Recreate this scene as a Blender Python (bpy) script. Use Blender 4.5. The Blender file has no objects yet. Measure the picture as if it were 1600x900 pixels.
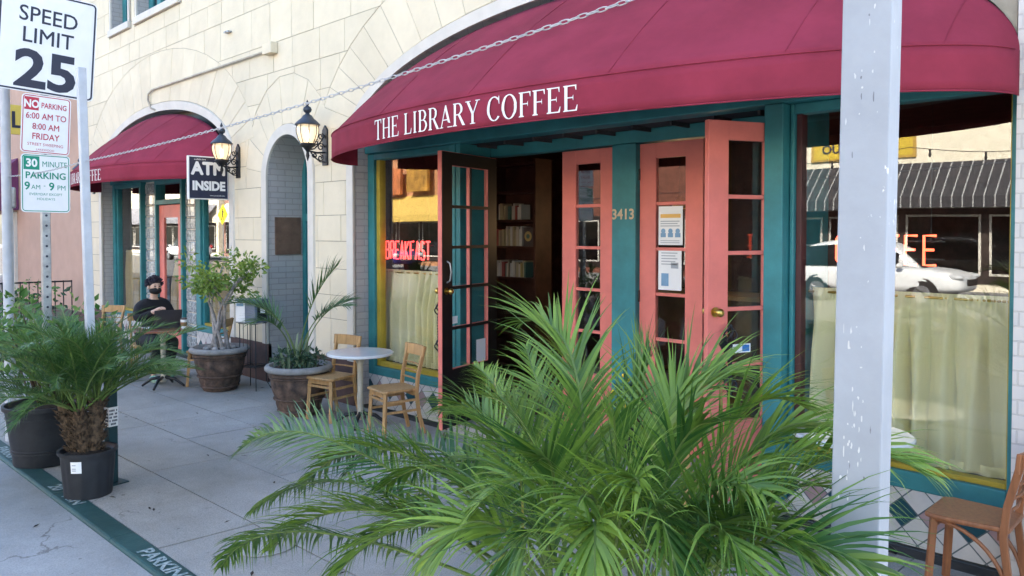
import bpy, bmesh, math, random
from mathutils import Vector, Matrix
R = math.radians
random.seed(7)
S = bpy.context.scene
COL = S.collection
# ---------------------------------------------------------------- camera
HC = 1.95
FPX, CU, CV, PITCH = 1250.0, 800.0, 396.0, R(1.5)
YAW = math.atan2(1225, 1250)
FX, FY = -math.cos(YAW), math.sin(YAW)
CP = Vector((0, 0, HC))
CF = Vector((FX*math.cos(PITCH), FY*math.cos(PITCH), -math.sin(PITCH)))
CR = Vector((FY, -FX, 0))
CUP = CR.cross(CF)
cd = bpy.data.cameras.new('camera')
cam = bpy.data.objects.new('camera', cd)
COL.objects.link(cam)
cam.matrix_world = Matrix(((CR.x, CUP.x, -CF.x, CP.x), (CR.y, CUP.y, -CF.y, CP.y), (CR.z, CUP.z, -CF.z, CP.z), (0, 0, 0, 1)))
cd.sensor_width = 36
cd.lens = 36*FPX/1600
cd.shift_y = -(450-CV)/1600
cd.clip_end = 600
S.camera = cam
# ---------------------------------------------------------------- world, sun, exposure
SUN_EL, SUN_AZ = 36.0, 14.0      # azimuth from +Y towards +X: the sun stands behind the cafe, the facade is in open shade
w = bpy.data.worlds.new('World'); S.world = w; w.use_nodes = True
nt = w.node_tree
bg = nt.nodes['Background']
sk = nt.nodes.new('ShaderNodeTexSky'); sk.sky_type = 'NISHITA'; sk.sun_disc = False
sk.sun_elevation = R(SUN_EL); sk.sun_rotation = R(SUN_AZ); sk.air_density = 1.0; sk.dust_density = 2.0; sk.ozone_density = 1.0
nt.links.new(sk.outputs[0], bg.inputs[0]); bg.inputs[1].default_value = 0.15
sl = bpy.data.lights.new('sun', 'SUN'); sl.energy = 5.0; sl.angle = R(.5); sl.color = (1, .93, .82)
so = bpy.data.objects.new('sun', sl); COL.objects.link(so)
sd = Vector((math.sin(R(SUN_AZ))*math.cos(R(SUN_EL)), math.cos(R(SUN_AZ))*math.cos(R(SUN_EL)), math.sin(R(SUN_EL))))
so.rotation_euler = sd.to_track_quat('Z', 'Y').to_euler(); so.location = (0, 20, 30)
S.view_settings.view_transform = 'Standard'; S.view_settings.look = 'None'
S.view_settings.exposure = 2.52; S.view_settings.gamma = 1; S.view_settings.use_curve_mapping = False
S.cycles.max_bounces = 8; S.cycles.diffuse_bounces = 4; S.cycles.glossy_bounces = 4; S.cycles.transparent_max_bounces = 16
S.cycles.sample_clamp_indirect = 6
# ---------------------------------------------------------------- helpers
def ray(u, v): return CR*((u-CU)/FPX) + CUP*((CV-v)/FPX) + CF
def P(u, v, Y):
    d = ray(u, v); return CP + d*(Y/d.y)
def G(u, v, z=0.0):
    d = ray(u, v); return CP + d*((z-HC)/d.z)
def wloc(o):
    v = Vector((0, 0, 0))
    while o is not None: v = v + o.location; o = o.parent
    return v
def tag(o, label=None, cat=None, group=None, kind=None):
    if label: o['label'] = label
    if cat: o['category'] = cat
    if group: o['group'] = group
    if kind: o['kind'] = kind
    return o
def thing(name, label, cat, loc=(0, 0, 0), rz=0, group=None):
    o = bpy.data.objects.new(name, None); COL.objects.link(o)
    o.location = loc; o.rotation_euler = (0, 0, rz); o.empty_display_size = .1
    return tag(o, label, cat, group)
def copy_tree(o, parent=None):
    c = o.copy(); COL.objects.link(c)
    if parent is not None: c.parent = parent
    for ch in list(o.children): copy_tree(ch, c)
    return c
def dup(o, loc, rz, label=None, group=None):
    c = copy_tree(o); c.location = loc; c.rotation_euler = (0, 0, rz)
    if label: c['label'] = label
    if group: c['group'] = group
    return c
class B:
    def __init__(s): s.v = []; s.f = []; s.m = []
    def add(s, vs, fs, mi=0):
        n = len(s.v); s.v += [Vector(p) for p in vs]
        s.f += [[n+i for i in f] for f in fs]; s.m += [mi]*len(fs)
        return s
    def box(s, x0, x1, y0, y1, z0, z1, mi=0):
        return s.add([(x0,y0,z0),(x1,y0,z0),(x1,y1,z0),(x0,y1,z0),(x0,y0,z1),(x1,y0,z1),(x1,y1,z1),(x0,y1,z1)],
                     [(0,3,2,1),(4,5,6,7),(0,1,5,4),(1,2,6,5),(2,3,7,6),(3,0,4,7)], mi)
    def bar(s, a, b, wx, wy, up=(0,0,1), mi=0):
        a = Vector(a); b = Vector(b); d = (b-a).normalized(); x = d.cross(Vector(up))
        if x.length < 1e-4: x = d.cross(Vector((1,0,0)))
        x.normalize(); y = x.cross(d); x *= wx/2; y *= wy/2
        vs = [a-x-y, a+x-y, a+x+y, a-x+y, b-x-y, b+x-y, b+x+y, b-x+y]
        return s.add(vs, [(0,3,2,1),(4,5,6,7),(0,1,5,4),(1,2,6,5),(2,3,7,6),(3,0,4,7)], mi)
    def tube(s, pts, r, n=8, mi=0, cap=True, closed=False):
        pts = [Vector(p) for p in pts]; k = len(pts); vs = []; fs = []
        rr = r if hasattr(r, '__len__') else [r]*k
        nrm = None
        for i, p in enumerate(pts):
            if closed: t = pts[(i+1) % k]-pts[i-1]
            else: t = pts[min(i+1, k-1)]-pts[max(i-1, 0)]
            t.normalize()
            if nrm is None:
                nrm = t.cross(Vector((0,0,1)))
                if nrm.length < .05: nrm = t.cross(Vector((1,0,0)))
            nrm = nrm - t*nrm.dot(t); nrm.normalize(); bn = t.cross(nrm)
            for j in range(n):
                a = 2*math.pi*j/n; vs.append(p + (nrm*math.cos(a)+bn*math.sin(a))*rr[i])
        for i in range(k if closed else k-1):
            q = (i+1) % k
            for j in range(n):
                j2 = (j+1) % n; fs.append((i*n+j, i*n+j2, q*n+j2, q*n+j))
        if cap and not closed: fs += [tuple(range(n))[::-1], tuple(range((k-1)*n, k*n))]
        return s.add(vs, fs, mi)
    def lathe(s, prof, c=(0,0,0), n=32, mi=0, mod=None):
        vs = []; fs = []; k = len(prof); c = Vector(c)
        for r, z in prof:
            for j in range(n):
                a = 2*math.pi*j/n; q = r*(mod(a, z) if mod else 1)
                vs.append(c+Vector((q*math.cos(a), q*math.sin(a), z)))
        for i in range(k-1):
            for j in range(n):
                j2 = (j+1) % n; fs.append((i*n+j, i*n+j2, (i+1)*n+j2, (i+1)*n+j))
        fs += [tuple(range(n))[::-1], tuple(range((k-1)*n, k*n))]
        return s.add(vs, fs, mi)
    def ball(s, c, r, n=12, m=8, mi=0):
        c = Vector(c); r = Vector(r) if hasattr(r, '__len__') else Vector((r,r,r))
        vs = [c+Vector((0,0,r.z))]; fs = []
        for i in range(1, m):
            t = math.pi*i/m
            for j in range(n):
                a = 2*math.pi*j/n; vs.append(c+Vector((r.x*math.sin(t)*math.cos(a), r.y*math.sin(t)*math.sin(a), r.z*math.cos(t))))
        vs.append(c-Vector((0,0,r.z)))
        for j in range(n): fs.append((0, 1+j, 1+(j+1) % n))
        for i in range(m-2):
            for j in range(n):
                a = 1+i*n; fs.append((a+j, a+n+j, a+n+(j+1) % n, a+(j+1) % n))
        e = len(vs)-1; a = 1+(m-2)*n
        for j in range(n): fs.append((a+j, e, a+(j+1) % n))
        return s.add(vs, fs, mi)
    def prism(s, poly, fn, d0, d1, mi=0):            # poly: 2-D outline, fn(x, y, d) -> point
        n = len(poly)
        vs = [fn(x, y, d0) for x, y in poly]+[fn(x, y, d1) for x, y in poly]
        fs = [tuple(range(n)), tuple(range(n, 2*n))[::-1]]+[(i, n+i, n+(i+1) % n, (i+1) % n) for i in range(n)]
        return s.add(vs, fs, mi)
    def xf(s, M):
        s.v = [M @ p for p in s.v]; return s
    def build(s, name, mats, parent=None, smooth=False, world=False, bevel=0, fixn=True):
        me = bpy.data.meshes.new(name); off = wloc(parent) if (world and parent is not None) else Vector((0,0,0))
        me.from_pydata([p-off for p in s.v], [], s.f)
        if not isinstance(mats, (list, tuple)): mats = [mats]
        for m in mats: me.materials.append(m)
        for p, i in zip(me.polygons, s.m): p.material_index = i; p.use_smooth = bool(smooth)
        if fixn:
            bm = bmesh.new(); bm.from_mesh(me); bmesh.ops.recalc_face_normals(bm, faces=bm.faces); bm.to_mesh(me); bm.free()
        if smooth and smooth is not True: me.set_sharp_from_angle(angle=R(smooth))
        o = bpy.data.objects.new(name, me); COL.objects.link(o)
        if parent is not None: o.parent = parent
        if bevel:
            b = o.modifiers.new('bevel', 'BEVEL'); b.width = bevel; b.segments = 2; b.limit_method = 'ANGLE'; b.angle_limit = R(40)
        return o
def top(o, label, cat, group=None):                  # a thing that is one mesh: its origin goes to its base
    me = o.data; vs = [v.co.copy() for v in me.vertices]
    lo = Vector((min(v.x for v in vs), min(v.y for v in vs), min(v.z for v in vs)))
    hi = Vector((max(v.x for v in vs), max(v.y for v in vs), max(v.z for v in vs)))
    c = Vector(((lo.x+hi.x)/2, (lo.y+hi.y)/2, lo.z)); me.transform(Matrix.Translation(-c)); o.location = o.location + c
    return tag(o, label, cat, group)
def bake(o):                                         # modifiers into the mesh
    dg = bpy.context.evaluated_depsgraph_get(); me = bpy.data.meshes.new_from_object(o.evaluated_get(dg))
    old = o.data; o.modifiers.clear(); o.data = me; bpy.data.meshes.remove(old); return o
def boolcut(o, cutter):
    m = o.modifiers.new('cut', 'BOOLEAN'); m.operation = 'DIFFERENCE'; m.solver = 'EXACT'; m.object = cutter; m.use_self = True
    bake(o)
    cm = cutter.data; bpy.data.objects.remove(cutter); bpy.data.meshes.remove(cm)
def text2d(txt, size, align='CENTER', weight=0, spacing=1.0):
    c = bpy.data.curves.new('lettering', 'FONT'); c.body = txt; c.size = size; c.align_x = align; c.align_y = 'CENTER'; c.offset = weight
    c.space_character = spacing; c.resolution_u = 3
    o = bpy.data.objects.new('lettering', c); COL.objects.link(o)
    dg = bpy.context.evaluated_depsgraph_get(); me = bpy.data.meshes.new_from_object(o.evaluated_get(dg))
    ys = [v.co.y for v in me.vertices]; ym = (min(ys)+max(ys))/2
    vs = [(v.co.x, v.co.y-ym) for v in me.vertices]; fs = [tuple(p.vertices) for p in me.polygons]
    bpy.data.objects.remove(o); bpy.data.curves.remove(c); bpy.data.meshes.remove(me)
    return vs, fs
def addtext(b, txt, size, fn, d, mi=0, align='CENTER', weight=0, sx=1.0, spacing=1.0, at=(0, 0)):
    if weight and 'M' in txt:                            # stroke offsetting breaks the M: thicken by stacked copies
        vs, fs = text2d(txt, size, align, 0, spacing)
        for k, (ox, oy) in enumerate(((-1, 0), (1, 0), (0, 1), (0, -1), (-.7, .7), (.7, -.7), (.7, .7), (-.7, -.7))):
            b.add([fn(at[0]+x*sx+ox*weight, at[1]+y+oy*weight, d+.0002*k) for x, y in vs], fs, mi)
        return
    vs, fs = text2d(txt, size, align, weight, spacing)
    b.add([fn(at[0]+x*sx, at[1]+y, d) for x, y in vs], fs, mi)
# ---------------------------------------------------------------- materials
def N(nt, t, **k):
    n = nt.nodes.new(t)
    for a, b in k.items(): setattr(n, a, b)
    return n
MC = {}
def mat(name, col, rough=.7, metal=0, var=.12, scale=6, bump=0, bscale=60, col2=None, spec=.4, stain=0, emit=None, es=0, sheen=0, detail=5):
    if name in MC: return MC[name]
    m = bpy.data.materials.new(name); m.use_nodes = True; t = m.node_tree; L = t.links.new
    p = t.nodes['Principled BSDF']; p.inputs['Roughness'].default_value = rough; p.inputs['Metallic'].default_value = metal
    p.inputs['Specular IOR Level'].default_value = spec
    if sheen: p.inputs['Sheen Weight'].default_value = sheen
    tc = N(t, 'ShaderNodeTexCoord')
    c1 = tuple(col)+(1,); c2 = tuple(col2)+(1,) if col2 else tuple(max(0, c*(1-var*2)) for c in col)+(1,)
    if var or col2:
        n = N(t, 'ShaderNodeTexNoise'); n.inputs['Scale'].default_value = scale; n.inputs['Detail'].default_value = detail; n.inputs['Roughness'].default_value = .62
        L(tc.outputs['Object'], n.inputs['Vector'])
        r = N(t, 'ShaderNodeValToRGB'); r.color_ramp.elements[0].position = .35; r.color_ramp.elements[1].position = .68
        r.color_ramp.elements[0].color = c2; r.color_ramp.elements[1].color = c1
        L(n.outputs['Fac'], r.inputs['Fac']); out = r.outputs['Color']
        if stain:
            n2 = N(t, 'ShaderNodeTexNoise'); n2.inputs['Scale'].default_value = scale*.23; n2.inputs['Detail'].default_value = 8; n2.inputs['Roughness'].default_value = .7
            L(tc.outputs['Object'], n2.inputs['Vector'])
            r2 = N(t, 'ShaderNodeValToRGB'); r2.color_ramp.elements[0].position = .3; r2.color_ramp.elements[1].position = .62
            r2.color_ramp.elements[0].color = (1-stain, 1-stain, 1-stain*1.1, 1); r2.color_ramp.elements[1].color = (1, 1, 1, 1)
            L(n2.outputs['Fac'], r2.inputs['Fac'])
            mx = N(t, 'ShaderNodeMix', data_type='RGBA', blend_type='MULTIPLY'); mx.inputs['Factor'].default_value = 1
            L(out, mx.inputs['A']); L(r2.outputs['Color'], mx.inputs['B']); out = mx.outputs['Result']
        L(out, p.inputs['Base Color'])
    else: p.inputs['Base Color'].default_value = c1
    if bump:
        nb = N(t, 'ShaderNodeTexNoise'); nb.inputs['Scale'].default_value = bscale; nb.inputs['Detail'].default_value = 4
        L(tc.outputs['Object'], nb.inputs['Vector'])
        bp = N(t, 'ShaderNodeBump'); bp.inputs['Strength'].default_value = bump; bp.inputs['Distance'].default_value = .01
        L(nb.outputs['Fac'], bp.inputs['Height']); L(bp.outputs['Normal'], p.inputs['Normal'])
    if emit:
        p.inputs['Emission Color'].default_value = tuple(emit)+(1,); p.inputs['Emission Strength'].default_value = es
    MC[name] = m; return m
def glassmat(name, tint=(.93,.96,.95), boost=1.0, rough=0.0, base=.04):
    m = bpy.data.materials.new(name); m.use_nodes = True; t = m.node_tree; L = t.links.new
    t.nodes.remove(t.nodes['Principled BSDF']); o = t.nodes['Material Output']
    tr = N(t, 'ShaderNodeBsdfTransparent'); tr.inputs[0].default_value = tuple(tint)+(1,)
    gl = N(t, 'ShaderNodeBsdfGlossy'); gl.inputs['Roughness'].default_value = rough; gl.inputs[0].default_value = (1,1,1,1)
    # Schlick reflectance, the same on both faces of the pane
    ge = N(t, 'ShaderNodeNewGeometry'); dt = N(t, 'ShaderNodeVectorMath', operation='DOT_PRODUCT'); L(ge.outputs['Incoming'], dt.inputs[0]); L(ge.outputs['Normal'], dt.inputs[1])
    ab = N(t, 'ShaderNodeMath', operation='ABSOLUTE'); L(dt.outputs['Value'], ab.inputs[0]); iv = N(t, 'ShaderNodeMath', operation='SUBTRACT'); iv.inputs[0].default_value = 1; iv.use_clamp = True; L(ab.outputs[0], iv.inputs[1])
    fr = N(t, 'ShaderNodeMath', operation='POWER'); fr.inputs[1].default_value = 5; L(iv.outputs[0], fr.inputs[0])
    ma = N(t, 'ShaderNodeMath', operation='MULTIPLY_ADD'); ma.inputs[1].default_value = boost; ma.inputs[2].default_value = base; ma.use_clamp = True
    # a large pane is never quite flat
    tc = N(t, 'ShaderNodeTexCoord'); nz = N(t, 'ShaderNodeTexNoise'); nz.inputs['Scale'].default_value = 1.1; nz.inputs['Detail'].default_value = 0
    bp = N(t, 'ShaderNodeBump'); bp.inputs['Strength'].default_value = .05; bp.inputs['Distance'].default_value = .02
    L(tc.outputs['Object'], nz.inputs['Vector']); L(nz.outputs['Fac'], bp.inputs['Height']); L(bp.outputs['Normal'], gl.inputs['Normal'])
    mx = N(t, 'ShaderNodeMixShader')
    L(fr.outputs[0], ma.inputs[0]); L(ma.outputs[0], mx.inputs[0]); L(tr.outputs[0], mx.inputs[1]); L(gl.outputs[0], mx.inputs[2]); L(mx.outputs[0], o.inputs[0])
    return m
def leafmat(name, a, b, trans=.3, rough=.45, dead=False):
    m = bpy.data.materials.new(name); m.use_nodes = True; t = m.node_tree; L = t.links.new
    p = t.nodes['Principled BSDF']; o = t.nodes['Material Output']; p.inputs['Roughness'].default_value = rough; p.inputs['Specular IOR Level'].default_value = .45
    oi = N(t, 'ShaderNodeObjectInfo'); ge = N(t, 'ShaderNodeNewGeometry'); tc = N(t, 'ShaderNodeTexCoord')
    n = N(t, 'ShaderNodeTexNoise'); n.inputs['Scale'].default_value = 5; L(tc.outputs['Object'], n.inputs['Vector'])
    ad = N(t, 'ShaderNodeMath', operation='ADD'); L(ge.outputs['Random Per Island'], ad.inputs[0]); L(oi.outputs['Random'], ad.inputs[1])
    a2 = N(t, 'ShaderNodeMath', operation='ADD'); L(ad.outputs[0], a2.inputs[0]); L(n.outputs['Fac'], a2.inputs[1])
    dv = N(t, 'ShaderNodeMath', operation='DIVIDE'); L(a2.outputs[0], dv.inputs[0]); dv.inputs[1].default_value = 3
    r = N(t, 'ShaderNodeValToRGB'); r.color_ramp.elements[0].color = tuple(a)+(1,); r.color_ramp.elements[1].color = tuple(b)+(1,)
    r.color_ramp.elements[0].position = .25; r.color_ramp.elements[1].position = .78
    if dead: e = r.color_ramp.elements.new(.86); e.color = (.42, .33, .09, 1)
    L(dv.outputs[0], r.inputs[0]); L(r.outputs[0], p.inputs['Base Color'])
    tl = N(t, 'ShaderNodeBsdfTranslucent'); L(r.outputs[0], tl.inputs[0])
    mx = N(t, 'ShaderNodeMixShader'); mx.inputs[0].default_value = trans
    L(p.outputs[0], mx.inputs[1]); L(tl.outputs[0], mx.inputs[2]); L(mx.outputs[0], o.inputs[0])
    return m
def brickmat(name, c1, c2, mort, w_, h_, axis='YZ', rough=.75, msize=.006, bump=.6):
    m = bpy.data.materials.new(name); m.use_nodes = True; t = m.node_tree; L = t.links.new
    p = t.nodes['Principled BSDF']; p.inputs['Roughness'].default_value = rough
    tc = N(t, 'ShaderNodeTexCoord'); sp = N(t, 'ShaderNodeSeparateXYZ'); cb = N(t, 'ShaderNodeCombineXYZ'); ad = N(t, 'ShaderNodeMath', operation='ADD')
    L(tc.outputs['Object'], sp.inputs[0]); L(sp.outputs[0], ad.inputs[0]); L(sp.outputs[1], ad.inputs[1]); L(ad.outputs[0], cb.inputs[0]); L(sp.outputs[2], cb.inputs[1])
    br = N(t, 'ShaderNodeTexBrick'); br.inputs['Scale'].default_value = 1; br.inputs['Brick Width'].default_value = w_; br.inputs['Row Height'].default_value = h_
    br.inputs['Mortar Size'].default_value = msize; br.inputs['Mortar Smooth'].default_value = .3
    br.inputs['Color1'].default_value = tuple(c1)+(1,); br.inputs['Color2'].default_value = tuple(c2)+(1,); br.inputs['Mortar'].default_value = tuple(mort)+(1,)
    L(cb.outputs[0], br.inputs['Vector']); L(br.outputs['Color'], p.inputs['Base Color'])
    bp = N(t, 'ShaderNodeBump'); bp.invert = True; bp.inputs['Strength'].default_value = bump; bp.inputs['Distance'].default_value = .006
    L(br.outputs['Fac'], bp.inputs['Height']); L(bp.outputs['Normal'], p.inputs['Normal'])
    return m
def concrete(name, c, speck=.25):
    m = mat(name, c, .85, var=.07, scale=1.7, bump=.25, bscale=180, stain=.42, detail=9)
    t = m.node_tree; L = t.links.new; p = t.nodes['Principled BSDF']
    src = p.inputs['Base Color'].links[0].from_socket; tc = N(t, 'ShaderNodeTexCoord')
    # fine aggregate
    n = N(t, 'ShaderNodeTexNoise'); n.inputs['Scale'].default_value = 120; n.inputs['Detail'].default_value = 3; L(tc.outputs['Object'], n.inputs['Vector'])
    r = N(t, 'ShaderNodeValToRGB'); r.color_ramp.elements[0].position = .36; r.color_ramp.elements[1].position = .6
    r.color_ramp.elements[0].color = (1-speck,)*3+(1,); r.color_ramp.elements[1].color = (1.06, 1.05, 1.03, 1); L(n.outputs['Fac'], r.inputs[0])
    mx = N(t, 'ShaderNodeMix', data_type='RGBA', blend_type='MULTIPLY'); mx.inputs['Factor'].default_value = 1
    L(src, mx.inputs['A']); L(r.outputs[0], mx.inputs['B'])
    # hairline cracks, only in patches
    wn = N(t, 'ShaderNodeTexNoise'); wn.inputs['Scale'].default_value = 2.2; wn.inputs['Detail'].default_value = 6; L(tc.outputs['Object'], wn.inputs['Vector'])
    am = N(t, 'ShaderNodeMix', data_type='RGBA', blend_type='LINEAR_LIGHT'); am.inputs['Factor'].default_value = .5; L(tc.outputs['Object'], am.inputs['A']); L(wn.outputs['Color'], am.inputs['B'])
    vo = N(t, 'ShaderNodeTexVoronoi', feature='DISTANCE_TO_EDGE'); vo.inputs['Scale'].default_value = .55; L(am.outputs['Result'], vo.inputs['Vector'])
    cr = N(t, 'ShaderNodeValToRGB'); cr.color_ramp.elements[0].position = .0; cr.color_ramp.elements[1].position = .007
    cr.color_ramp.elements[0].color = (.45,.44,.42,1); cr.color_ramp.elements[1].color = (1,1,1,1); L(vo.outputs['Distance'], cr.inputs[0])
    pn = N(t, 'ShaderNodeTexNoise'); pn.inputs['Scale'].default_value = .8; L(tc.outputs['Object'], pn.inputs['Vector'])
    pr = N(t, 'ShaderNodeValToRGB'); pr.color_ramp.elements[0].position = .5; pr.color_ramp.elements[1].position = .56; L(pn.outputs['Fac'], pr.inputs[0])
    m2 = N(t, 'ShaderNodeMix', data_type='RGBA', blend_type='MULTIPLY'); L(pr.outputs[0], m2.inputs['Factor']); L(mx.outputs['Result'], m2.inputs['A']); L(cr.outputs[0], m2.inputs['B'])
    # dark gum spots and grime marks
    v2 = N(t, 'ShaderNodeTexVoronoi'); v2.inputs['Scale'].default_value = 4.6; L(tc.outputs['Object'], v2.inputs['Vector'])
    g = N(t, 'ShaderNodeValToRGB'); g.color_ramp.elements[0].position = .03; g.color_ramp.elements[1].position = .06
    g.color_ramp.elements[0].color = (.5,.49,.48,1); g.color_ramp.elements[1].color = (1,1,1,1); L(v2.outputs['Distance'], g.inputs[0])
    m3 = N(t, 'ShaderNodeMix', data_type='RGBA', blend_type='MULTIPLY'); m3.inputs['Factor'].default_value = .8; L(m2.outputs['Result'], m3.inputs['A']); L(g.outputs[0], m3.inputs['B'])
    L(m3.outputs['Result'], p.inputs['Base Color'])
    return m
def addgrain(m, axis=2, amt=.25, sc=(60, 60, 3)):
    t = m.node_tree; L = t.links.new; p = t.nodes['Principled BSDF']; src = p.inputs['Base Color'].links[0].from_socket
    tc = N(t, 'ShaderNodeTexCoord'); mp = N(t, 'ShaderNodeMapping'); mp.inputs['Scale'].default_value = sc
    n = N(t, 'ShaderNodeTexNoise'); n.inputs['Scale'].default_value = 1; n.inputs['Detail'].default_value = 4; L(tc.outputs['Object'], mp.inputs[0]); L(mp.outputs[0], n.inputs['Vector'])
    r = N(t, 'ShaderNodeValToRGB'); r.color_ramp.elements[0].position = .35; r.color_ramp.elements[1].position = .62
    r.color_ramp.elements[0].color = (1-amt, 1-amt*1.1, 1-amt*1.2, 1); r.color_ramp.elements[1].color = (1,1,1,1); L(n.outputs['Fac'], r.inputs[0])
    mx = N(t, 'ShaderNodeMix', data_type='RGBA', blend_type='MULTIPLY'); mx.inputs['Factor'].default_value = 1
    L(src, mx.inputs['A']); L(r.outputs[0], mx.inputs['B']); L(mx.outputs['Result'], p.inputs['Base Color'])
    return m
M_walk = concrete('sidewalk_concrete', (.40,.39,.375))
M_street = concrete('street_concrete', (.37,.38,.39), .15)
def island(m, amt):
    """every block, tile or leaf of its own tone"""
    t = m.node_tree; L = t.links.new; p = t.nodes['Principled BSDF']; src = p.inputs['Base Color'].links[0].from_socket
    ge = N(t, 'ShaderNodeNewGeometry'); r = N(t, 'ShaderNodeValToRGB'); r.color_ramp.elements[0].color = (1-amt, 1-amt*1.1, 1-amt*1.3, 1); r.color_ramp.elements[1].color = (1+amt*.3, 1+amt*.3, 1+amt*.3, 1)
    L(ge.outputs['Random Per Island'], r.inputs[0]); mx = N(t, 'ShaderNodeMix', data_type='RGBA', blend_type='MULTIPLY'); mx.inputs['Factor'].default_value = 1
    L(src, mx.inputs['A']); L(r.outputs[0], mx.inputs['B']); L(mx.outputs['Result'], p.inputs['Base Color']); return m
M_joint = mat('joint_dirt', (.06,.058,.055), .95, var=.2)
M_curb = mat('curb_green_paint', (.010,.058,.058), .6, var=.25, scale=9, stain=.4, bump=.2, col2=(.022,.072,.07))
M_curbtxt = mat('curb_white_paint', (.5,.53,.52), .7, var=.3, scale=40, col2=(.06,.15,.15))
M_stone = mat('cream_stone', (.76,.67,.50), .8, var=.05, scale=2.2, bump=.3, bscale=28, stain=.12)
island(M_stone, .05)
M_stonejoint = mat('stone_joint', (.36,.32,.25), .9, var=.15)
M_trim = mat('arch_trim_paint', (.64,.60,.53), .7, var=.06, scale=4, bump=.1)
M_plinth = mat('plinth_brown', (.13,.075,.065), .8, var=.2, scale=5, stain=.3, bump=.2)
M_greybrick = brickmat('grey_painted_brick', (.40,.38,.37), (.37,.35,.345), (.30,.285,.28), .21, .075)
M_whitebrick = brickmat('white_painted_brick', (.56,.525,.49), (.535,.50,.47), (.46,.43,.40), .21, .08)
M_teal = mat('teal_paint', (.036,.235,.262), .5, var=.15, scale=3, bump=.12, bscale=25, stain=.2)
M_yellow = mat('mustard_paint', (.46,.34,.035), .55, var=.12, scale=6, stain=.15)
M_pink = mat('salmon_paint', (.76,.205,.17), .5, var=.08, scale=3, bump=.12, bscale=30, stain=.2)
M_nearblack = mat('near_black', (.012,.012,.013), .4, var=.2)
M_glass = glassmat('shop_glass', (.95,.97,.96), .9, base=.07)
M_doorglass = glassmat('door_glass', (.93,.95,.94), .9, base=.05)
M_awn = mat('burgundy_canvas', (.275,.036,.064), .9, var=.08, scale=3, bump=.12, bscale=900, stain=.24, spec=.12)
M_awnin = mat('awning_underside', (.10,.02,.035), .9, var=.1)
M_white = mat('white_vinyl', (.8,.79,.77), .6, var=.04)
M_steel = mat('galvanised_steel', (.45,.47,.49), .45, metal=.7, var=.15, scale=14, stain=.2)
M_iron = mat('black_iron', (.018,.02,.024), .45, metal=.3, var=.2, spec=.5)
M_brass = mat('brass', (.6,.42,.12), .3, metal=1, var=.1)
M_curtain = None
# ================================================================ ground
YAWG = .03                                            # the kerb runs a hair out of line with the facade
def gy(x, y0): return y0 + YAWG*(x+6.0)
def ky(x, y0): return y0 - .008 + .017*(x+6.2)
b = B(); b.add([(-140,-120,-.022),(90,-120,-.022),(90,120,-.022),(-140,120,-.022)], [(0,1,2,3)])
tag(b.build('street', M_street), kind='structure')
b = B(); b.add([(-140,-14.9,-.018),(90,-14.9,-.018),(90,.75,-.018),(-140,.75,-.018)], [(0,1,2,3)])
tag(b.build('roadway', concrete('worn_roadway', (.15,.15,.15), .2)), kind='structure')
b = B()                                               # bed under the slabs shows dark in the joints
b.box(-45, 12, 1.9, 5.2, -.06, -.011)
tag(b.build('sidewalk_bed', M_joint), kind='structure')
b = B()
rows = [1.845, 2.45, 3.10, 3.80, 4.42, 5.03]
j = .010
for i in range(len(rows)-1):
    xs = [-5.02+.83*k for k in range(-46, 19)]
    if i < 2: xs = [-5.02+1.66*k for k in range(-23, 10)]
    for k in range(len(xs)-1):
        xa, xb = xs[k]+j/2, xs[k+1]-j/2; sk_ = .0 if i > 1 else .02
        ya, yb = rows[i]+j/2, rows[i+1]-j/2
        e0 = 0 if i else 0
        q = [(xa, (gy if i else ky)(xa, ya)), (xb, (gy if i else ky)(xb, ya)), (xb+sk_, gy(xb, yb)), (xa+sk_, gy(xa, yb))]
        if i == len(rows)-2: q[2] = (xb, 5.03); q[3] = (xa, 5.03)
        h = random.uniform(-.0025, .0025); zz = [h+random.uniform(-.001, .001) for _ in range(4)]
        b.add([(x, y, -.05) for x, y in q]+[(x, y, z) for (x, y), z in zip(q, zz)],
              [(4,5,6,7),(0,1,5,4),(1,2,6,5),(2,3,7,6),(3,0,4,7)])
tag(b.build('sidewalk', M_walk, fixn=False), kind='structure')
b = B()
xs = [-45+1.2*k for k in range(48)]
for xa, xb in zip(xs, xs[1:]):
    prof = [(-.152, -.05), (-.150, -.014), (-.142, -.004), (-.13, .002), (0, .004), (0, -.05)]
    vs = [(xa, ky(xa, 1.842)+py, pz) for py, pz in prof]+[(xb-.004, ky(xb, 1.842)+py, pz) for py, pz in prof]
    n = len(prof); b.add(vs, [(i, i+1, n+i+1, n+i) for i in range(n-1)]+[tuple(range(n)), tuple(range(n, 2*n))])
tag(b.build('curb', M_curb), kind='structure')
def curb_text(txt, x, size, nm, label, yo=1.775):
    b = B()
    ang = math.atan(.017)
    def fn(px, py, d): return (x+px*math.cos(ang)-py*math.sin(ang), ky(x, yo)+px*math.sin(ang)+py*math.cos(ang), .0075+d)
    addtext(b, txt, size, fn, 0, weight=.004, sx=1.25)
    o = b.build(nm, M_curbtxt, fixn=False); return top(o, label, 'marking')
curb_text('PARKING', -4.72, .125, 'stencilled_text', 'white stencilled word PARKING on the green curb nearest the camera')
curb_text('20', -6.33-.42, .125, 'stencilled_text', 'faded white number 20 stencilled on the green curb at the small black nursery pot')
curb_text('MIN', -6.36, .125, 'stencilled_text', 'faded white word MIN stencilled on the green curb at the small black nursery pot')
curb_text('PARKING', -8.05, .125, 'stencilled_text', 'worn white stencilled word on the green curb by the large black pot')
b = B()
b.lathe([(.20, .003), (.20, .0065), (.186, .0065), (.18, .004)], (-4.62, 2.36, 0), 40)
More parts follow.
